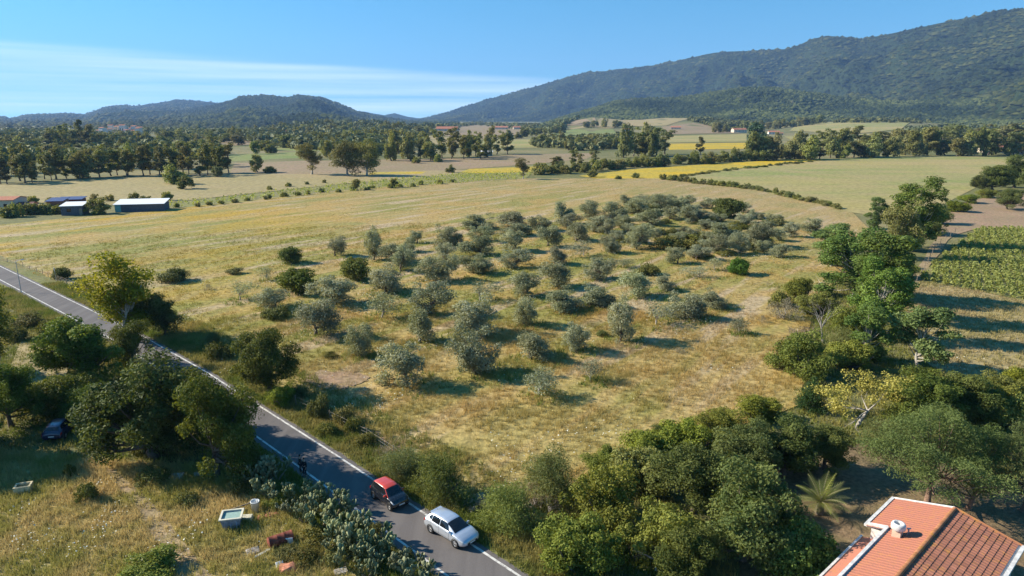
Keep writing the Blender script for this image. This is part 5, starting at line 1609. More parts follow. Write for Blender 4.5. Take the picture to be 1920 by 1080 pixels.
def cactus_mesh(seed):
    rg_ = np.random.default_rng(seed)
    V, F3, tint = [], [], []
    trunk = MB()
    def grow(base, up, lev, ln):
        nrm = unit(np.cross(up, rg_.normal(size=3)))
        o, q4, t3 = pad_geo(rg_, base, up, nrm, ln, ln * rg_.uniform(.55, .75))
        b0 = len(V); V.extend(o); tint.extend([float(np.clip(rg_.normal(.10 + .13 * lev, .26), 0, 1))] * len(o))
        for f in q4: F3.append((b0 + f[0], b0 + f[1], b0 + f[2])); F3.append((b0 + f[0], b0 + f[2], b0 + f[3]))
        for f in t3: F3.append(tuple(b0 + i for i in f))
        if lev >= 3: return
        side = np.cross(up, nrm)
        for k in range(int(rg_.integers(1, 4)) if lev > 0 else 3):
            s = rg_.uniform(-.8, .8)
            b2 = base + up * ln * (.97 - .30 * abs(s)) + side * s * ln * .30
            u2 = unit(up * .75 + side * s * .8 + rg_.normal(size=3) * .26 + np.array([0, 0, .42]))
            grow(b2, u2, lev + 1, ln * rg_.uniform(.82, 1.0))
    for k in range(4):
        a = rg_.random() * 6.28; r_ = rg_.uniform(.04, .14)
        b_ = np.array([r_ * math.cos(a), r_ * math.sin(a), .0])
        up = unit(np.array([.9 * math.cos(a), .9 * math.sin(a), 1.0]) + rg_.normal(size=3) * .15)
        e = b_ + up * rg_.uniform(.3, .7)
        trunk.tube([b_ - np.array([0, 0, .1]), (b_ + e) / 2, e + up * .08], [.11, .09, .07], 6)
        grow(e, up, 0, rg_.uniform(.44, .58))
    V_ = np.array(V); V_[:, 2] = np.maximum(V_[:, 2], .02)
    return np_mesh('prickly_pear_pads', V_, np.array(F3), M_cac, smooth=True, attrs={'tint': tint}), trunk.mesh('prickly_pear_trunk', M_cact)
CACT = [cactus_mesh(s) for s in (1, 2, 3, 4, 5)]
rc = random.Random(8)
cpos = [(470,905),(495,912),(520,905),(545,925),(505,935),(530,945),(560,945),(585,935),(555,965),(585,960),(610,955),(600,980),(630,972),(575,985),(640,995),(655,985),(610,1005),(665,1010),(640,1020),(690,1025),(670,1035),(715,1045),(700,1060),(735,1065),(660,1060),(690,1085),(765,1085),(730,1095),(620,1035),(790,1108),(760,1120),(452,890)]
for i, (x, y) in enumerate(sorted([q for k, q in enumerate(cpos) if k % 4 != 3], key=lambda q: q[1])):
    p = G(x, y)
    s = rc.uniform(.75, 1.15)
    t = thing('prickly_pear', 'prickly pear, %s counting from the oak end of the roadside patch' % (ordn[i] if i < 20 else ['twenty-first', 'twenty-second', 'twenty-third', 'twenty-fourth', 'twenty-fifth', 'twenty-sixth', 'twenty-seventh', 'twenty-eighth', 'twenty-ninth', 'thirtieth', 'thirty-first', 'thirty-second'][i - 20]),
              'cactus', (p.x, p.y, .15), rc.uniform(0, 6.28), 'prickly pears along the road', (s, s, s * rc.uniform(.9, 1.15)))
    a, b_ = CACT[i % 5]
    link(bpy.data.objects.new('pads', a), t)['kind'] = 'stuff'; link(bpy.data.objects.new('trunk', b_), t)
for i, (x, y, w, h) in enumerate([(480,890,70,40),(520,960,50,26),(600,1020,70,30),(640,1060,70,30),(580,1060,60,26),(700,1000,40,18),(455,925,50,24),(760,1060,50,20),(545,1045,50,24)]):
    put_px('bush', x, y, w, h, ['bush between the oak and the first prickly pears', 'bush beside the white bucket', 'green weeds behind the rusty drum', 'weeds among the nearest prickly pears', 'weeds around the orange rubble', 'weeds at the road edge by the prickly pears', 'bush left of the prickly pears above the tub', 'weeds at the road edge near the bottom', 'yellow-green weeds in front of the rusty drum'][i], 'weeds among the prickly pears', back=.1)

# ------------------------------------------------------------------ discarded things at the lower left
M_tubw = simple('faded_white_plastic', (.62, .58, .46), .6, var=.15)
M_tubb = simple('grey_blue_plastic', (.22, .26, .33), .6, var=.25)
M_water = simple('green_water', (.30, .42, .38), .2, spec=.4, var=.1)
M_rust = simple('rusty_steel', (.20, .055, .035), .85, var=.4, scale=4, bump=.3)
M_conc = simple('pale_concrete', (.55, .46, .28), .9, var=.2, scale=4, bump=.3)
M_terra = simple('broken_terracotta', (.50, .20, .12), .9, var=.3, scale=5, bump=.4)
M_slab = simple('grey_slab', (.42, .37, .33), .9, var=.25, scale=4, bump=.3)
M_white = simple('white_sheet_metal', (.72, .72, .70), .5, var=.1)
p = G(437, 990)
tb = thing('plastic_tub', 'square pale tub full of greenish water with grey-blue sides', 'tub', (p.x, p.y, .15), R(12), None, (.85, .85, .85))
def frustum(w0, w1, z0, z1, d0, d1):
    return [(-w0/2,-d0/2,z0),(w0/2,-d0/2,z0),(w0/2,d0/2,z0),(-w0/2,d0/2,z0),(-w1/2,-d1/2,z1),(w1/2,-d1/2,z1),(w1/2,d1/2,z1),(-w1/2,d1/2,z1)]
SIDES = [(0, 1, 5, 4), (1, 2, 6, 5), (2, 3, 7, 6), (3, 0, 4, 7)]
mb = MB(); mb.add(frustum(1.25, 1.7, 0, 1.15, 1.1, 1.5), SIDES + [(3, 2, 1, 0)]); mb.add(frustum(1.15, 1.58, .06, 1.15, 1.0, 1.38), [f[::-1] for f in SIDES]); mb.build('tub_wall', M_tubb, tb)
mb = MB()
for s in (1, -1):
    mb.box((0, s * .76, 1.17), (1.86, .17, .09)); mb.box((s * .86, 0, 1.172), (.17, 1.37, .085))
mb.build('rim', M_tubw, tb)
MB().add([(-.77, -.67, 1.06), (.77, -.67, 1.06), (.77, .67, 1.06), (-.77, .67, 1.06)], [(0, 1, 2, 3)]).build('water', M_water, tb)
for k in range(3): MB().box((-.5 + .5 * k, -.70, .62), (.07, .10, .9), M=Matrix.Rotation(R(-10), 3, 'X')).build('rib', M_tubb, tb)
p = G(480, 962)
bk = thing('bucket', 'upright whitish bucket between the tub and the prickly pears', 'bucket', (p.x, p.y, .15))
MB().lathe([(.001, 0), (.27, 0), (.33, .85), (.35, .86), (.35, .9), (.30, .9), (.26, .1), (.001, .1)], 18).build('bucket_wall', M_white, bk)
MB().tube([(.34 * math.cos(a), .05, .86 + .22 * math.sin(a)) for a in np.linspace(0, math.pi, 9)], .012, 5).build('handle', M_galv, bk)
p = G(527, 1024)
dr = thing('oil_drum', 'rusty red-brown drum lying on its side', 'drum', (p.x, p.y, .55), R(35))
Md = Matrix.Rotation(R(90), 3, 'Y')
MB().lathe([(.001, -.85), (.42, -.85), (.44, -.82), (.42, -.80), (.42, -.28), (.44, -.25), (.42, -.22), (.42, .22), (.44, .25), (.42, .28), (.42, .8), (.44, .82), (.42, .85), (.40, .83), (.001, .80)], 24, Md).build('drum_body', M_rust, dr)
MB().lathe([(.06, .80), (.06, .86), (.001, .86)], 10, Md).build('bung', M_galv, dr, (0, .2, .1))
def rubble(name, label, px, py, size, m_, seed, cat, flat=.4, z=.15, rz=0.0, group=None):
    rnd = random.Random(seed)
    p = G(px, py)
    bm = bmesh.new(); bmesh.ops.create_icosphere(bm, subdivisions=2, radius=1)
    for v in bm.verts:
        k = 1 + .35 * mnoise.noise(v.co * 1.3 + Vector((seed, 0, 0))) + .12 * mnoise.noise(v.co * 4 + Vector((0, seed, 0)))
        v.co = Vector((v.co.x * size[0], v.co.y * size[1], v.co.z * size[2])) * k
    me = bpy.data.meshes.new(name); bm.to_mesh(me); bm.free(); me.materials.append(m_)
    o = link(bpy.data.objects.new(name, me)); o.location = (p.x, p.y, z); o.rotation_euler = (rnd.uniform(-.2, .2), rnd.uniform(-.2, .2), rz)
    return tag(o, label, cat, group)
rubble('terracotta_rubble', 'large heap of orange broken terracotta at the bottom edge', 543, 1072, (.8, .6, .45), M_terra, 3, 'rubble', group='terracotta rubble')
rubble('terracotta_rubble', 'orange terracotta lump between weeds above the heap', 575, 1045, (.3, .45, .5), M_terra, 4, 'rubble', group='terracotta rubble')
rubble('terracotta_rubble', 'reddish broken tiles right of the tub', 510, 970, (.6, .4, .25), M_terra, 5, 'rubble', group='terracotta rubble')
rubble('terracotta_rubble', 'small pink shards beside the tub', 490, 975, (.35, .3, .2), M_terra, 6, 'rubble', group='terracotta rubble')
def slab(name, label, px, py, s, m_, rz, rx, cat, z=.2, group=None):
    p = G(px, py)
    mb = MB().box((0, 0, 0), s, 0, .94)
    me = mb.mesh(name, m_)
    bm = bmesh.new(); bm.from_mesh(me); bmesh.ops.bevel(bm, geom=bm.edges[:], offset=.02, segments=1, affect='EDGES')
    for v in bm.verts: v.co += Vector((mnoise.noise(v.co * 3 + Vector((px, 0, 0))), mnoise.noise(v.co * 3 + Vector((0, px, 0))), 0)) * .05
    bm.to_mesh(me); bm.free()
    o = link(bpy.data.objects.new(name, me)); o.location = (p.x, p.y, z); o.rotation_euler = (rx, 0, rz)
    return tag(o, label, cat, group)
slab('concrete_slab', 'tilted pinkish slab left of the rusty drum', 475, 1040, (.9, .6, .09), M_slab, .6, .3, 'slab', .3)
slab('wooden_board', 'pale board leaning below the rusty drum', 496, 1042, (1.5, .22, .05), M_tubw, .9, .15, 'board', .3)
slab('sheet_metal', 'white metal sheet beside the rusty drum', 543, 1025, (.55, .06, .6), M_white, .2, .2, 'metal sheet', .45)
slab('sheet_metal', 'pale curved sheet at the orange heap', 525, 1066, (.5, .4, .05), M_white, .5, .6, 'metal sheet', .35)
slab('concrete_slab', 'grey slab half sunk in the grass above the tub', 331, 899, (1.2, .8, .14), M_slab, .2, .2, 'slab', .3)
slab('concrete_slab', 'small grey block right of the sunken slab', 370, 895, (.5, .4, .25), M_slab, .5, .0, 'slab', .3)
slab('concrete_slab', 'pale stones at the bottom edge by the nearest prickly pears', 640, 1078, (.9, .6, .2), M_slab, .5, .1, 'slab', .25)
slab('wooden_board', 'long weathered pole lying behind the tub', 460, 957, (2.4, .10, .10), M_wood, .7, .0, 'pole', .5)
slab('crate', 'pale flat crate right of the tub', 463, 978, (.9, .55, .32), M_tubw, .1, .0, 'crate', .32)
p = G(46, 925)
wl = thing('concrete_well', 'yellowish hollow concrete box standing at the left edge of the plot', 'concrete box', (p.x, p.y, .15), R(20))
mb = MB()
mb.box((0, .38, .32), (1.2, .14, .64)); mb.box((0, -.38, .32), (1.2, .14, .64)); mb.box((-.53, 0, .318), (.14, .62, .635)); mb.box((.53, 0, .318), (.14, .62, .635))
mb.build('wall', M_conc, wl)
MB().box((0, 0, .08), (.92, .62, .16)).build('floor_slab', M_conc, wl)
put_px('bush', 172, 940, 40, 44, 'small dark leafy shrub in the weedy plot', var=2)
put_px('bush', 130, 892, 24, 22, 'little green bush at the shade edge of the plot', var=0)
put_px('mastic', 290, 1078, 130, 44, 'grey-green low shrub at the bottom of the weedy plot', var=1, back=.1)
put_px('bush', 300, 905, 60, 34, 'bush behind the sunken slab', var=2)
put_px('bush', 265, 850, 70, 40, 'bush at the foot of the largest oak', var=0)
put_px('bush', 360, 945, 50, 24, 'flowering weeds above the tub', var=3)
#rubble('soil_bank', 'crumbling pale earth bank at the left edge of the plot', 10, 985, (1.6, 1.3, .7), simple('earth_bank', (.40, .29, .15), .95, var=.3, scale=3, bump=.5), 9, 'earth bank', rz=.3)

# ------------------------------------------------------------------ dead and bare trees
def bare_tree(seed, Ht, W, r0, levels=4, n0=5, up=.75, spread=.9):
    rg_ = np.random.default_rng(seed); mb = MB(); tips = []
    def br(p, d, ln, r_, lev):
        pts, rad = [p], [r_]
        for k in range(3):
            d = unit(d + rg_.normal(size=3) * .16)
            p = p + d * ln / 3; pts.append(p); rad.append(r_ * (1 - .25 * (k + 1)))
        mb.tube(pts, rad, 6 if lev < 2 else 4 if lev < 3 else 3, cap=False)
        if lev >= levels: tips.append(p); return
        for k in range(n0 if lev == 0 else int(rg_.integers(2, 4))):
            q = pts[-1] if k == 0 else pts[2]
            nd = unit(d * up + rg_.normal(size=3) * spread * np.array([1, 1, .55]))
            br(q, nd, ln * rg_.uniform(.6, .85), rad[-1 if k == 0 else 2] * .72, lev + 1)
    br(np.array([0, 0, -.1]), np.array([0, 0, 1.0]), Ht * .36, r0, 0)
    return mb, np.array(tips)
mb, tips = bare_tree(3, 8.5, 8, .22, 5, 5)
p = G(1606, 800)
mt = thing('blossoming_tree', 'bare-branched tree crowned with pale yellow blossom', 'tree', (p.x, p.y, 0), 1.0)
mx_ = [max(v[i] for v in mb.v) for i in range(3)]
trk = mb.build('trunk', M_dead, mt)
tips = tips[tips[:, 2] > np.percentile(tips[:, 2], 52)]
rg = np.random.default_rng(21)
Q = np.repeat(tips, 44, 0) + rg.normal(size=(len(tips) * 44, 3)) * np.array([.34, .34, .2])
V, F = leaf_quads(Q, unit(rg.normal(size=Q.shape) + [0, 0, .6]), .20, .13, rg)
link(bpy.data.objects.new('blossom', np_mesh('blossom', V, F, L_yblos, attrs={'tint': np.repeat(rg.random(len(Q)), 4)})), mt)
mb, tips = bare_tree(9, 9.5, 5, .16, 4, 7, 1.25, .45)
p = G(1543, 645)
dt = thing('dead_tree', 'leafless grey tree with thin upright branches on the right border', 'tree', (p.x, p.y, 0))
mb.build('trunk', M_dead, dt)
mb, tips = bare_tree(14, 5, 5, .10, 4, 5, .8, .9)
p = G(1535, 535)
dt = thing('fallen_branches', 'pale fallen dead branches under the young poplar', 'branches', (p.x, p.y, .3), 2.5)
tr_ = mb.build('branch', simple('bleached_wood', (.55, .50, .44), .95, var=.2), dt); tr_.rotation_euler = (R(80), 0, 0)
mb, tips = bare_tree(19, 4, 5, .09, 4, 6, .7, 1.0)
for i, (x, y, s, l) in enumerate([(1230, 1075, 1.0, 'tangle of grey dead branches at the bottom edge of the garden belt'), (1030, 965, .8, 'grey leafless shrub at the near corner of the meadow'), (1375, 865, .9, 'grey dead branches between the mastic and the dark oak')]):
    p = G(x, y); dt = thing('dead_shrub', l, 'shrub', (p.x, p.y, .3), i * 2.0, 'dead shrubs', (s, s, s * .8))
    link(bpy.data.objects.new('branches', mb.mesh('dead_shrub_branches', M_dead)), dt)

# ------------------------------------------------------------------ palm
p = G(1535, 965)
pm = thing('palm_tree', 'low palm with arching fronds in the shaded garden', 'palm', (p.x, p.y, 0))
MB().tube([(0, 0, -.1), (.02, 0, .5), (.05, .02, 1.1)], [.34, .32, .26], 10).build('trunk', M_bark, pm)
L_palm = leaf_mat('palm_leaf', (.12, .16, .035), (.27, .29, .075), .3, .02)
rg = np.random.default_rng(4)
for k in range(26):
    a = k * 2.39996; el = R(78 - 70 * (k / 26) ** .9)
    ln = rg.uniform(2.1, 2.7)
    P_, d_ = np.array([.05, .02, 1.1]), np.array([math.cos(a) * math.cos(el), math.sin(a) * math.cos(el), math.sin(el)])
    pts = [P_]
    for s in range(9):
        d_ = unit(d_ + np.array([0, 0, -.105])); P_ = P_ + d_ * ln / 9; pts.append(P_)
    V, F = [], []
    sidev = unit(np.cross(np.array([math.cos(a), math.sin(a), 0]), [0, 0, 1]))
    for s in range(1, 10):
        for sg_ in (1, -1):
            for h_ in (0, .5):
                q = pts[s - 1] * (1 - h_) + pts[s] * h_
                dd = unit(pts[s] - pts[s - 1])
                ll = .58 * math.sin(math.pi * min(1, (s + h_) / 10.5 + .12)) + .12
                tip = q + sidev * sg_ * ll * .8 + dd * ll * .55 + np.array([0, 0, .10 - .18 * ll])
                b0 = len(V); V += [q - dd * .035, q + dd * .035, tip]; F.append((b0, b0 + 1, b0 + 2))
    me = np_mesh('frond', np.array(V), np.array(F), L_palm, attrs={'tint': np.full(len(V), rg.random())})
    fr = link(bpy.data.objects.new('frond', me), pm)
    MB().tube(pts, list(np.linspace(.03, .006, 10)), 4, cap=False).build('midrib', M_cact, fr)

# ------------------------------------------------------------------ the tiled house at the lower right
M_wallw = simple('white_render', (.66, .62, .57), .85, var=.1, scale=2)
M_gutter = simple('white_edging', (.62, .60, .57), .8, var=.18)
def tile_mat(name, base, lich):
    m, nt, b = new_mat(name)
    rnd = nt.n('ShaderNodeObjectInfo').outputs['Random']
    p = world_pos(nt)
    c = nt.mix(rnd, tuple(k * .78 for k in base), tuple(min(1, k * 1.22) for k in base))
    c = nt.mix(nt.rng(nt.noise(p, 1.6, 5, .7), .50, .72, 0, lich), c, (.50, .24, .045))
    c = nt.mix(nt.rng(nt.noise(p, 3.1, 5, .7), .56, .72, 0, .55), c, (.22, .13, .10))
    nt.l(c, b.inputs['Base Color'])
    nt.l(nt.n('ShaderNodeBump', {'Strength': .4, 'Distance': .02, 'Height': nt.noise(p, 14, 3)}).outputs[0], b.inputs['Normal'])
    return m
M_tileA = tile_mat('terracotta_tile', (.42, .165, .108), .35)
M_tileB = tile_mat('terracotta_tile_darker', (.32, .135, .088), .6)  # right slope: darker base colour and more lichen than the left
M_tileR = tile_mat('ridge_tile', (.44, .19, .09), .85)
ZR, ZE = 4.9, 4.0
A = G(1790, 953, z=ZR); Bq = G(1683, 1080, z=ZR)
ux = Vector((Bq.x - A.x, Bq.y - A.y, 0)).normalized()          # along the ridge, towards the camera
vx = Vector((-ux.y, ux.x, 0))                                # across
if vx.x < 0: vx = -vx                                        # +v is the right hand slope
LEN = 13.0
house = thing('house', 'house with a terracotta gable roof, white edging and a small chimney', 'house', (A.x, A.y, 0))
Lq = G(1664, 947, z=ZE); WL = abs((Lq - A).dot(vx)); 
Rq = G(1918, 1022, z=ZE); WR = abs((Rq - A).dot(vx))
print('HOUSE widths', WL, WR, 'along', (Lq - A).dot(ux), (Rq - A).dot(ux), ux)
def hp(u, v, z): return ux * u + vx * v + Vector((0, 0, z))
def slab_pts(pts, th):
    top = [Vector(p) for p in pts]; bot = [p - Vector((0, 0, th)) for p in top]
    n = len(top)
    return top + bot, [tuple(range(n))[::-1], tuple(range(n, 2 * n))] + [(i, (i + 1) % n, n + (i + 1) % n, n + i) for i in range(n)]
# walls
mb = MB()
x0, x1, y0, y1 = .25, LEN - .25, -WL + 1.35, WR - .25
for (a, b_) in (((x0, y0), (x1, y0)), ((x0, y1), (x1, y1)), ((x0, y0), (x0, y1)), ((x1, y0), (x1, y1))):
    pa, pb = hp(*a, 0), hp(*b_, 0)
    v_, f_ = [pa, pb, pb + Vector((0, 0, ZE - .12)), pa + Vector((0, 0, ZE - .12))], [(0, 1, 2, 3)]
    mb.add(v_, f_)
mb.box(hp(2.45, -WL + .7, (ZE - .14) / 2), (4.4, .9, ZE - .14), M=Matrix((ux, vx, Vector((0, 0, 1)))).transposed())
mb.add([hp(x0, y0, ZE - .12), hp(x0, y1, ZE - .12), hp(x0, 0, ZR - .16)], [(0, 1, 2)])
mb.build('wall', M_wallw, house)
# roof decks
def deck(sgn, W_, name, u0=0.0):
    mb = MB(); v_, f_ = slab_pts([hp(u0, 0, ZR - .05), hp(LEN, 0, ZR - .05), hp(LEN, sgn * W_, ZE - .05), hp(u0, sgn * W_, ZE - .05)], .10)
    return mb.add(v_, f_).build(name, M_wallw, house)

mb = MB(); zk = ZR + (ZE - ZR) * (WL - 1.2) / WL
v_, f_ = slab_pts([hp(0, 0, ZR - .05), hp(LEN, 0, ZR - .05), hp(LEN, -WL + 1.2, zk - .05), hp(4.7, -WL + 1.2, zk - .05), hp(4.7, -WL, ZE - .05), hp(0, -WL, ZE - .05)], .10)
dL = mb.add(v_, f_).build('roof_slope', M_wallw, house); dR = deck(1, WR, 'roof_slope')
TW, TL = .30, .36
def tile_mesh(m_, sl):
    """one flat interlocking tile with raised edge rolls; local u along eave, v down slope"""
    mb = MB()
    w, l = TW * .97, TL * 1.08
    prof = [(-w / 2, .0), (-w / 2 + .02, .035), (-w / 2 + .06, .012), (w / 2 - .06, .012), (w / 2 - .03, .030), (w / 2, .004)]
    th = .03
    vs_ = []
    for (vv, zz) in ((0, .0), (l, .030)):
        for (pu, pz) in prof: vs_.append((pu, vv, pz + zz))
    for (pu, pz) in prof: vs_.append((pu, l, pz - .0 - th + .02))
    n = len(prof)
    fs = [(i, i + 1, n + i + 1, n + i) for i in range(n - 1)] + [(n + i, n + i + 1, 2 * n + i + 1, 2 * n + i) for i in range(n - 1)]
    mb.add(vs_, fs)
    return mb.mesh('roof_tile', m_)
def lay(sgn, W_, me, part, parent, umax, joined=None):
    drop = math.hypot(W_, ZR - ZE)
    nv = int(drop / TL)
    dv = (vx * sgn * W_ + Vector((0, 0, ZE - ZR))).normalized()
    nrm = (ux.cross(dv)); nrm = nrm if nrm.z > 0 else -nrm
    M3 = Matrix((ux, dv, nrm)).transposed()
    rnd = random.Random(3 + sgn)
    cnt = 0
    for j in range(nv):
        for i in range(int(umax / TW)):
            o_ = hp(.02 + (i + .5) * TW + rnd.uniform(-.01, .01), 0, ZR - .045) + dv * (j * TL + .12) + nrm * .006
            if sgn < 0 and i * TW > 4.5 and j * TL > drop * (WL - 1.2) / WL - .45: continue
            Mt = M3 @ Matrix.Rotation(rnd.uniform(-.02, .02), 3, 'Z')
            if cnt < 300 and joined is None:
                t = bpy.data.objects.new(part, me); link(t, parent)
                t.matrix_parent_inverse = Matrix()
                t.location = o_; t.rotation_mode = 'QUATERNION'; t.rotation_quaternion = Mt.to_quaternion()
                cnt += 1
            else:
                jn = joined if joined is not None else REST
                src = me
                jn.add([Mt @ v.co + o_ for v in src.vertices], [tuple(p_.vertices) for p_ in src.polygons])
REST = MB()
tb_ = tile_mesh(M_tileB, 1); ta_ = tile_mesh(M_tileA, 1)
lay(1, WR, tb_, 'roof_tile', dR, LEN - .3)
jl = MB(); lay(-1, WL, ta_, 'roof_tile', dL, LEN - .3, joined=jl)
tag(jl.build('roof_tiles', M_tileA, dL), kind='stuff')
if REST.v: tag(REST.build('roof_tiles', M_tileB, dR), kind='stuff')
# ridge tiles
mb = MB()
prof = [(.15 * math.cos(a), .10 * math.sin(a)) for a in np.linspace(0, math.pi, 7)]
vs_ = [(.0, y * .92, z * .92) for y, z in prof] + [(.44, y, z + .012) for y, z in prof]
mb.add(vs_, [(i, i + 1, 8 + i, 7 + i) for i in range(6)], True)
rme = mb.mesh('ridge_tile', M_tileR)
for i in range(int(LEN / .40)):
    t = link(bpy.data.objects.new('ridge_tile', rme), house); t.location = hp(i * .40, 0, ZR + .0); t.rotation_euler = (0, 0, math.atan2(ux.y, ux.x))
# gable verge tiles, white eaves and gutters
for sgn, W_ in ((-1, WL), (1, WR)):
    a, b_ = hp(-.06, 0, ZR + .02), hp(-.06, sgn * W_, ZE + .02)
    mb = MB(); mb.tube([a.lerp(b_, k / 8) for k in range(9)], .075, 8); mb.build('verge_tile', M_tileR if sgn > 0 else M_gutter, house)
    for k in (0,):
        e0, e1 = hp(-.1, sgn * (W_ + .08), ZE - .02), hp(LEN if sgn > 0 else 4.8, sgn * (W_ + .08), ZE - .02)
        d_ = (e1 - e0); M3 = Matrix((ux, vx, Vector((0, 0, 1)))).transposed()
        MB().box((e0 + e1) / 2, (d_.length, .20, .16), M=M3).build('gutter', M_gutter, house)
# white kerb and step on the left slope, lower annex roof beyond it
def kerb(u0, v0, u1, v1, part='kerb'):
    zf = lambda v: ZR + (ZE - ZR) * abs(v) / WL + .06
    a, b_ = hp(u0, v0, zf(v0)), hp(u1, v1, zf(v1))
    M3 = Matrix(((b_ - a).normalized(), Vector((0, 0, 1)).cross((b_ - a).normalized()), Vector((0, 0, 1)))).transposed()
    MB().box((a + b_) / 2, ((b_ - a).length, .18, .20), M=M3).build(part, M_gutter, house)
kerb(4.7, -WL, 4.7, -WL + 1.2); kerb(4.7, -WL + 1.18, LEN, -WL + 1.18)
an = MB(); v_, f_ = slab_pts([hp(4.6, -WL + 1.1, 3.3), hp(LEN, -WL + 1.1, 3.3), hp(LEN, -WL - .25, 2.95), hp(4.6, -WL - .25, 2.95)], .12)
an.add(v_, f_).build('porch_roof', M_tileA, house)
mb = MB(); mb.box(hp(8.7, -WL - .30, 2.95), (LEN - 4.7, .14, .14), M=Matrix((ux, vx, Vector((0, 0, 1)))).transposed()); mb.build('porch_edging', M_gutter, house)
for u in (5.0, 7.5, 10, 12.5):
    q = hp(u, -WL - .12, 1.42); MB().box(q, (.18, .18, 2.85)).build('porch_post', M_wallw, house)
# chimney with a cowl, and a vent pipe
cz = ZR + (ZE - ZR) * .5
ch = bpy.data.objects.new('chimney', None); link(ch, house)
cq = G(1682, 1003, z=cz + .1) - A; ch.location = (cq.x, cq.y, cz)
Mh = Matrix((ux, vx, Vector((0, 0, 1)))).transposed()
MB().box((0, 0, .22), (.50, .50, .6), M=Mh).build('stack', simple('chimney_render', (.62, .45, .33), .85, var=.1), ch)
mb = MB(); mb.lathe([(.34, .50), (.42, .56), (.42, .86), (.36, .95), (.22, .95), (.22, .62), (.001, .62)], 12); mb.build('cowl', M_gutter, ch)
vp = cq + Vector((.62, -.1, 0))
MB().tube([(vp.x, vp.y, cz - .2), (vp.x, vp.y, cz + .62)], .05, 8).build('vent_pipe', M_galv, house)
MB().tube([(vp.x - .12, vp.y, cz + .62), (vp.x + .12, vp.y, cz + .62)], .05, 8).build('vent_cap', M_galv, house)
# windows and a door in the walls
for u in (2.2, 4.2):
    q = hp(u, -WL + .22, 1.7)
    w_ = MB().box(q, (1.1, .08, 1.2), M=Mh).build('window', M_gutter, house)
    MB().box(q - vx * .045, (.92, .03, 1.02), M=Mh).build('pane', M_glass, w_)
q = hp(.24, -1.2, 1.05)
d0_ = MB().box(q, (.08, .95, 2.1), M=Mh).build('door', M_wood, house)
MB().box(q - ux * .06 + vx * .35, (.06, .12, .04), M=Mh).build('handle', M_galv, d0_)

# ------------------------------------------------------------------ sheds and far houses
def building(name, label, px, py, wpx, dm, hm, wall_m, roof_m, rz=0.0, gable=True, nwin=2, over=.3, cat='shed', rise=None, door=True, group=None):
    p = G(px, py)
    w = wpx * depth(p) / F_PX
    t = thing(name, label, cat, (p.x, p.y + dm / 2, p.z), rz, group)
    mb = MB(); mb.box((0, 0, hm / 2 - .25), (w, dm, hm + .5))
    if gable:
        rs = rise if rise else w * .12 if w < dm else dm * .22
        mb.add([(-w / 2, -dm / 2, hm), (-w / 2, dm / 2, hm), (-w / 2, 0, hm + rs)], [(0, 2, 1)]); mb.add([(w / 2, -dm / 2, hm), (w / 2, dm / 2, hm), (w / 2, 0, hm + rs)], [(0, 1, 2)])
    mb.build('wall', wall_m, t)
    if gable:
        for s in (1, -1):
            r = MB(); sl = rs * over / (dm / 2)
            v_, f_ = slab_pts([(-w / 2 - over, 0, hm + rs + .14), (w / 2 + over, 0, hm + rs + .14), (w / 2 + over, s * (dm / 2 + over), hm - sl + .14), (-w / 2 - over, s * (dm / 2 + over), hm - sl + .14)], .12)
            r.add(v_, f_).build('roof', roof_m, t)
    else:
        r = MB(); v_, f_ = slab_pts([(-w / 2 - over, -dm / 2 - over, hm + .05), (w / 2 + over, -dm / 2 - over, hm + .05), (w / 2 + over, dm / 2 + over, hm + (rise or .5)), (-w / 2 - over, dm / 2 + over, hm + (rise or .5))], .12)
        r.add(v_, f_).build('roof', roof_m, t)
    for k in range(nwin):
        x = -w / 2 + w * (k + .6) / (nwin + .6)
        wd = MB().box((x, -dm / 2 - .01, hm * .55), (min(1.2, w / (nwin + 1) * .6), .08, hm * .34)).build('window', M_blackp, t)
        MB().box((x, -dm / 2 - .06, hm * .55), (min(1.0, w / (nwin + 1) * .5), .03, hm * .28)).build('pane', M_glass, wd)
    if door: MB().box((w * .42, -dm / 2 - .02, hm * .36), (.9, .08, hm * .70)).build('door', M_wood, t)
    return t
M_cream = simple('cream_wall', (.62, .52, .40), .9, var=.1)
M_redroof = simple('red_tiles', (.42, .17, .10), .9, var=.2)
M_whiteroof = simple('white_roof_sheet', (.80, .80, .80), .5, var=.04)
M_dkred = simple('dark_red_sheet', (.16, .06, .055), .8, var=.2)
M_blueroof = simple('blue_sheet', (.06, .09, .20), .6, var=.2)
M_teal = simple('teal_panel', (.16, .42, .42), .7, var=.2)
M_dkwall = simple('dark_shed_wall', (.10, .11, .13), .9, var=.2)
t = building('shed', 'long low shed with a bright white roof beyond the meadow', 258, 397, 84, 7, 2.5, M_dkwall, M_whiteroof, R(12), False, 0, .4, rise=1.0, door=False)
t_w = 84 * depth(G(258, 397)) / F_PX
MB().box((-t_w / 2 + .9, -3.56, 1.2), (1.8, .08, 2.4)).build('end_panel', M_teal, t)
building('shed', 'small grey shed with a white sheet roof', 131, 404, 36, 6, 3.0, M_dkwall, M_whiteroof, R(14), False, 1, .3, rise=.7)
building('shed', 'clay-coloured hut with blue sheeting behind the grey shed', 100, 398, 26, 6, 3.6, M_redroof, M_blueroof, R(14), False, 2, .4, rise=.6)
building('shed', 'low lean-to with a dark blue roof behind the sheds', 128, 392, 40, 5, 3.2, M_dkred, M_blueroof, R(14), False, 1, .4, rise=.5)
building('farmhouse', 'house with a terracotta roof at the far left edge', 4, 400, 34, 9, 4.2, M_cream, M_redroof, R(10), True, 2, .4, cat='house')
building('shed', 'open hut with a dark red roof beside the left edge house', 36, 399, 32, 6, 2.4, M_cream, M_dkred, R(12), True, 1, .5)
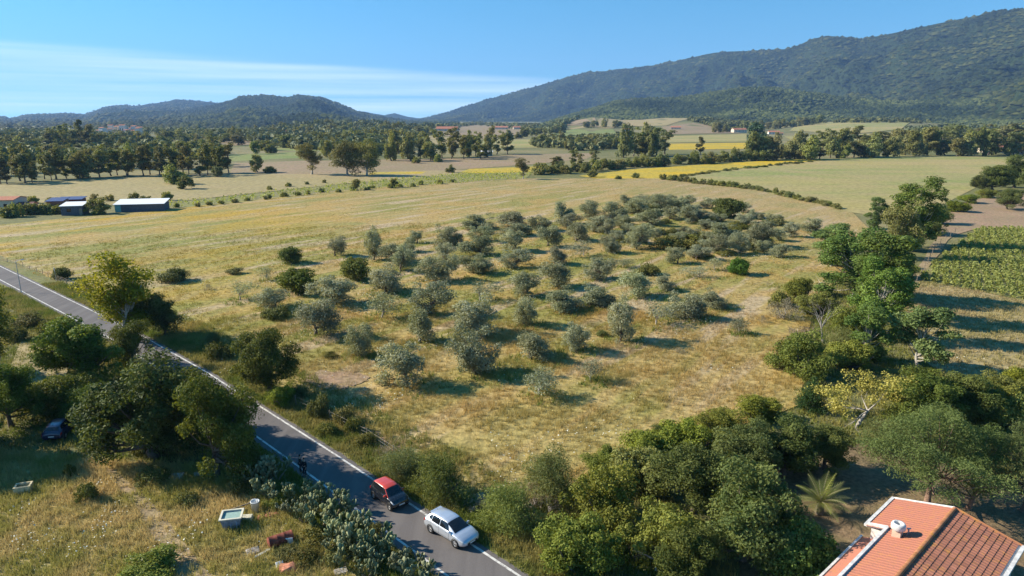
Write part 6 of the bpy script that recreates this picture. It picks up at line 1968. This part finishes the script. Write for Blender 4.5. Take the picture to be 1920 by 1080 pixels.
FH = [('white farmhouse by the tree in the clearing of the hill fields', 1175, 246, 16, 0), ('pink long farmhouse left of the blue-green poplar', 1387, 249, 26, 1), ('white farmhouse right of the blue-green poplar', 1452, 252, 20, 0), ('low white annex beside the farmhouse right of the poplar', 1464, 253, 9, 0),
      ('low brown barn in the middle of the pale fields', 1268, 243, 18, 1), ('white house at the right edge behind the tree line', 1908, 290, 32, 0), ('brown-roofed barn at the right edge beside the white house', 1868, 286, 46, 1), ('orange-roofed farm in the valley', 940, 243, 24, 1), ('second orange-roofed farm in the valley', 972, 243, 20, 1),
      ('dark barn left of the valley farms', 838, 247, 40, 1), ('white-roofed shed in the clump of trees', 912, 292, 22, 0), ('orange-roofed house left of the low wooded rise', 462, 262, 22, 1), ('pale house on the low wooded rise', 548, 252, 24, 0), ('small pale house behind the left rows', 425, 262, 12, 0)]
for l, x, y, w, k in FH:
    p = G(x, y); s = w * depth(p) / F_PX
    building('farmhouse', l, x, y, w, s * .45, max(3.0, min(6.0, s * .22)), M_wallw if k == 0 else M_cream, M_redroof if (k or 'shed' not in l) else M_whiteroof, R(random.Random(x).uniform(-15, 15)), True, 3, .5, cat='house', group='far farm buildings')
rv = random.Random(31)
for i in range(16):
    x, y = 188 + i * 5.0 + rv.uniform(-2, 2), 252 - 4 * math.sin(i / 15 * 3.14) + rv.uniform(-1.5, 1.5)
    p = G(x, y + 6); s = rv.uniform(8, 12)
    building('village_house', 'village house, %s from the left in the far left village' % ordn[i], x, y + 6, rv.uniform(6, 10), s, rv.uniform(9, 17), M_wallw if i % 3 else M_cream, M_redroof, R(rv.uniform(-25, 25)), True, 2, .4, cat='house', group='far left village', door=False)
# ------------------------------------------------------------------ haze
hz = bpy.data.materials.new('valley_haze')
hz.use_nodes = True
hn = hz.node_tree
hn.nodes.clear()
ho = hn.nodes.new('ShaderNodeOutputMaterial')
hv = hn.nodes.new('ShaderNodeVolumePrincipled')
hv.inputs['Color'].default_value = (.32, .56, 1.0, 1)
hv.inputs['Density'].default_value = 6.2e-5
hv.inputs['Anisotropy'].default_value = .1
hn.links.new(hv.outputs[0], ho.inputs['Volume'])
hb = MB().box((0, 0, 470), (24000, 24000, 950)).build('haze', hz)
tag(hb, 'thin blue haze over the valley', 'haze', kind='stuff')
